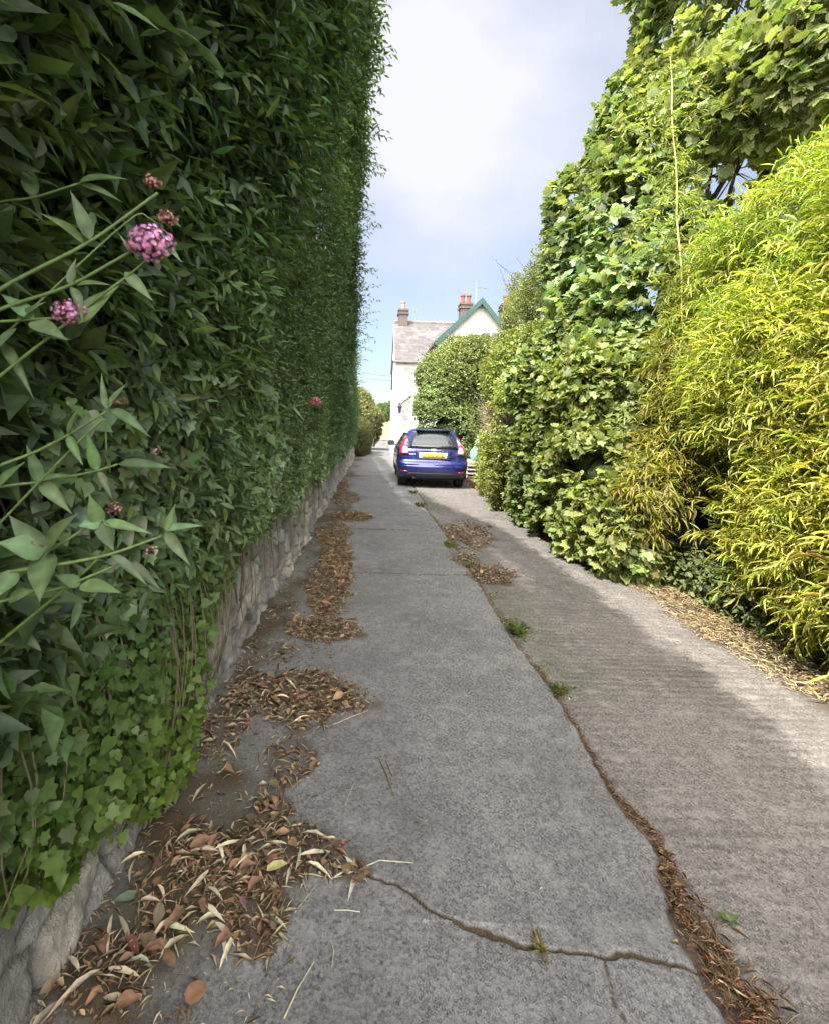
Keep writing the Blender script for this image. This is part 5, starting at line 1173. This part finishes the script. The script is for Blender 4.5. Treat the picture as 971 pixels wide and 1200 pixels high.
for s in (-1, 1):
    l = [(s * .815, .80), (s * .785, 1.0), (s * .665, 1.24)]; r = [(s * .575, .82), (s * .618, .99), (s * .585, 1.23)]
    tl = patch('tail_light', (l, r), M_RED, .02, nu=8)
    patch('reversing_lens', ([(s * .74, .83), (s * .735, .93), (s * .70, 1.0)], [(s * .60, .84), (s * .63, .94), (s * .645, 1.0)]), M_CLEAR, .03, tl, nu=5, nv=4)
    patch('clear_band', ([(s * .69, 1.04), (s * .665, 1.11), (s * .635, 1.17)], [(s * .635, 1.04), (s * .62, 1.11), (s * .605, 1.17)]), M_CLEAR, .028, tl, nu=4, nv=4)
    patch('reflector', ([(s * .77, .395), (s * .77, .43)], [(s * .60, .38), (s * .60, .41)]), M_RED, .012, nu=4, nv=2)
patch('boot_recess', ([(-.42, .69), (-.44, .915)], [(.42, .69), (.44, .915)]), simple('dark_blue_recess', (.012, .018, .10), .4), .006)
patch('lower_valance', ([(-.70, .24), (-.66, .30), (-.58, .375)], [(.70, .24), (.66, .30), (.58, .375)]), M_PLAST, .012)
patch('boot_trim', ([(-.30, .885), (-.30, .915)], [(.30, .885), (.30, .915)]), M_PLAST, .022, nv=2)
plate = patch('number_plate', ([(-.335, .725), (-.335, .865)], [(.335, .725), (.335, .865)]), M_WHITE, .020, nv=2)
patch('plate_face', ([(-.26, .738), (-.26, .852)], [(.26, .738), (.26, .852)]), M_YEL, .028, plate, nv=2)
ch = MB(); ink = [-.215, -.15, -.085, -.02, .07, .135, .20]
for i, cx in enumerate(ink):            # worn, unreadable plate characters built as upright and cross strokes
    z0_, z1_ = .758, .833; y_ = float(rear_y(np.array(cx), np.array(.795))) - .031
    st = [((-.018, 0), (.009, .075)), ((.018, 0), (.009, .075)), ((0, .033), (.04, .009)), ((0, -.033), (.04, .009)), ((0, 0), (.04, .009))]
    use = [(0, 2, 4, 3), (1, 2), (0, 4, 2), (0, 1, 2, 3), (0, 1, 4), (0, 3, 2), (1, 4, 3, 2)][i]
    for k_ in use:
        (ox, oz), (sx, sz) = st[k_]; ch.box((cx + ox, y_ - (.0005 * k_), .795 + oz), (sx, .003, sz))
ch.build('plate_characters', M_PLAST, plate, local=True)
by = float(rear_y(np.array(0.0), np.array(.935))) - .012
bd = MB(); bd.lathe((0, 0, 0), [(.001, -.006), (.05, -.006), (.056, 0), (.05, .006)], 20)
o = bd.build('badge', M_CHROME, car, smooth=False, local=True); o.location = (0, by, .925); o.rotation_euler = (rad(78), 0, 0); o.scale = (1.25, .55, 1)
o.data.materials[0] = M_CHROME
# a small bright script strip on the right of the boot lid
sc = MB()
for i in range(6): sc.box((.40 + i * .026, float(rear_y(np.array(.40 + i * .026), np.array(.77))) - .012, .775 + .004 * math.sin(i * 2.1)), (.012 if i % 2 else .018, .006, .03))
sc.build('model_script', M_CHROME, car, local=True)
wp = MB(); wp.tube([(.03, rear_y(np.array(.03), np.array(.965)) - .03, .965), (.18, float(rear_y(np.array(.18), np.array(.995))) - .03, .997), (.36, float(rear_y(np.array(.36), np.array(1.01))) - .024, 1.012)], [.022, .014, .008], 6); wp.build('wiper', M_PLAST, car, local=True)
# roof spoiler, aerial, mirrors, bumper crease
sp_ = MB(); sp_.prism([(-.43, .38, 1.405), (-.43, .62, 1.44), (-.41, .62, 1.405), (-.41, .42, 1.38)], (.86, 0, 0)); sp_.build('spoiler', M_PAINT, car, bevel=.012, local=True)
MB().tube([(0, 1.5, 1.47), (0, 1.25, 1.66)], [.006, .003], 5).build('aerial', M_PLAST, car, local=True)
for s in (-1, 1):
    mm = MB(); mm.box((s * .96, 2.62, 1.0), (.20, .10, .15)); mir = mm.build('wing_mirror', M_PAINT, car, bevel=.03, local=True)
    MB().box((s * .87, 2.64, .955), (.14, .05, .04)).build('mirror_arm', M_PLAST, mir, local=True); MB().box((s * .96, 2.566, 1.0), (.16, .006, .11)).build('mirror_glass', M_GLASS, mir, local=True)
    # side windows with pillars
    for ya, yb_ in ((.80, 1.55), (1.63, 2.45)):
        vs = []; nn = 8
        for j in range(4):
            z_ = .99 + .33 * j / 3; w_ = float(np.interp(z_, zq, hw_))
            for i in range(nn + 1):
                y_ = ya + (yb_ - ya) * i / nn; y_ = y_ + (.12 * j / 3 if ya < 1 else -.28 * j / 3 * i / nn); q_ = 1.0
                vs.append((s * (w_ * (1.0 - .012 * max(0, (.9 - y_)) * 3) + .004), y_, z_))
        fs = [(j * (nn + 1) + i, j * (nn + 1) + i + 1, (j + 1) * (nn + 1) + i + 1, (j + 1) * (nn + 1) + i) for j in range(3) for i in range(nn)]
        MB().add(vs, fs).build('side_window', M_GLASS, car, smooth=True, local=True)
    for wy__, wz__ in WA:
        MB().lathe((s * .70 - (.09 if s > 0 else -.09) * 0, wy__, .30), [(.20, -.10), (.285, -.10), (.30, -.07), (.30, .07), (.285, .10), (.20, .10)], 28, 'X').build('wheel', M_TYRE, car, smooth=False, local=True)
        wh = car.children[-1]
        rm = MB(); rm.lathe((s * .77, wy__, .30), [(.02, s * .02), (.06, s * .018), (.19, s * .01), (.205, s * .03), (.205, s * -.08)], 28, 'X'); rm.build('rim', M_RIM, wh, local=True)
        ar = MB(); pts = [(s * .80, wy__ + .345 * math.cos(a_), .30 + .345 * math.sin(a_)) for a_ in np.linspace(-.25, math.pi + .25, 22)]
        vs = []; fs = []
        for p_ in pts: vs += [(s * .845, p_[1], p_[2]), (s * .50, p_[1], p_[2])]
        for i in range(len(pts) - 1): a_ = 2 * i; fs.append((a_, a_ + 2, a_ + 3, a_ + 1))
        MB().add(vs, fs).build('wheel_arch', M_PLAST, car, smooth=True, local=True)
MB().tube([(-.45, .12, .26), (-.45, .5, .27)], .028, 10).build('exhaust', M_CHROME, car, local=True)
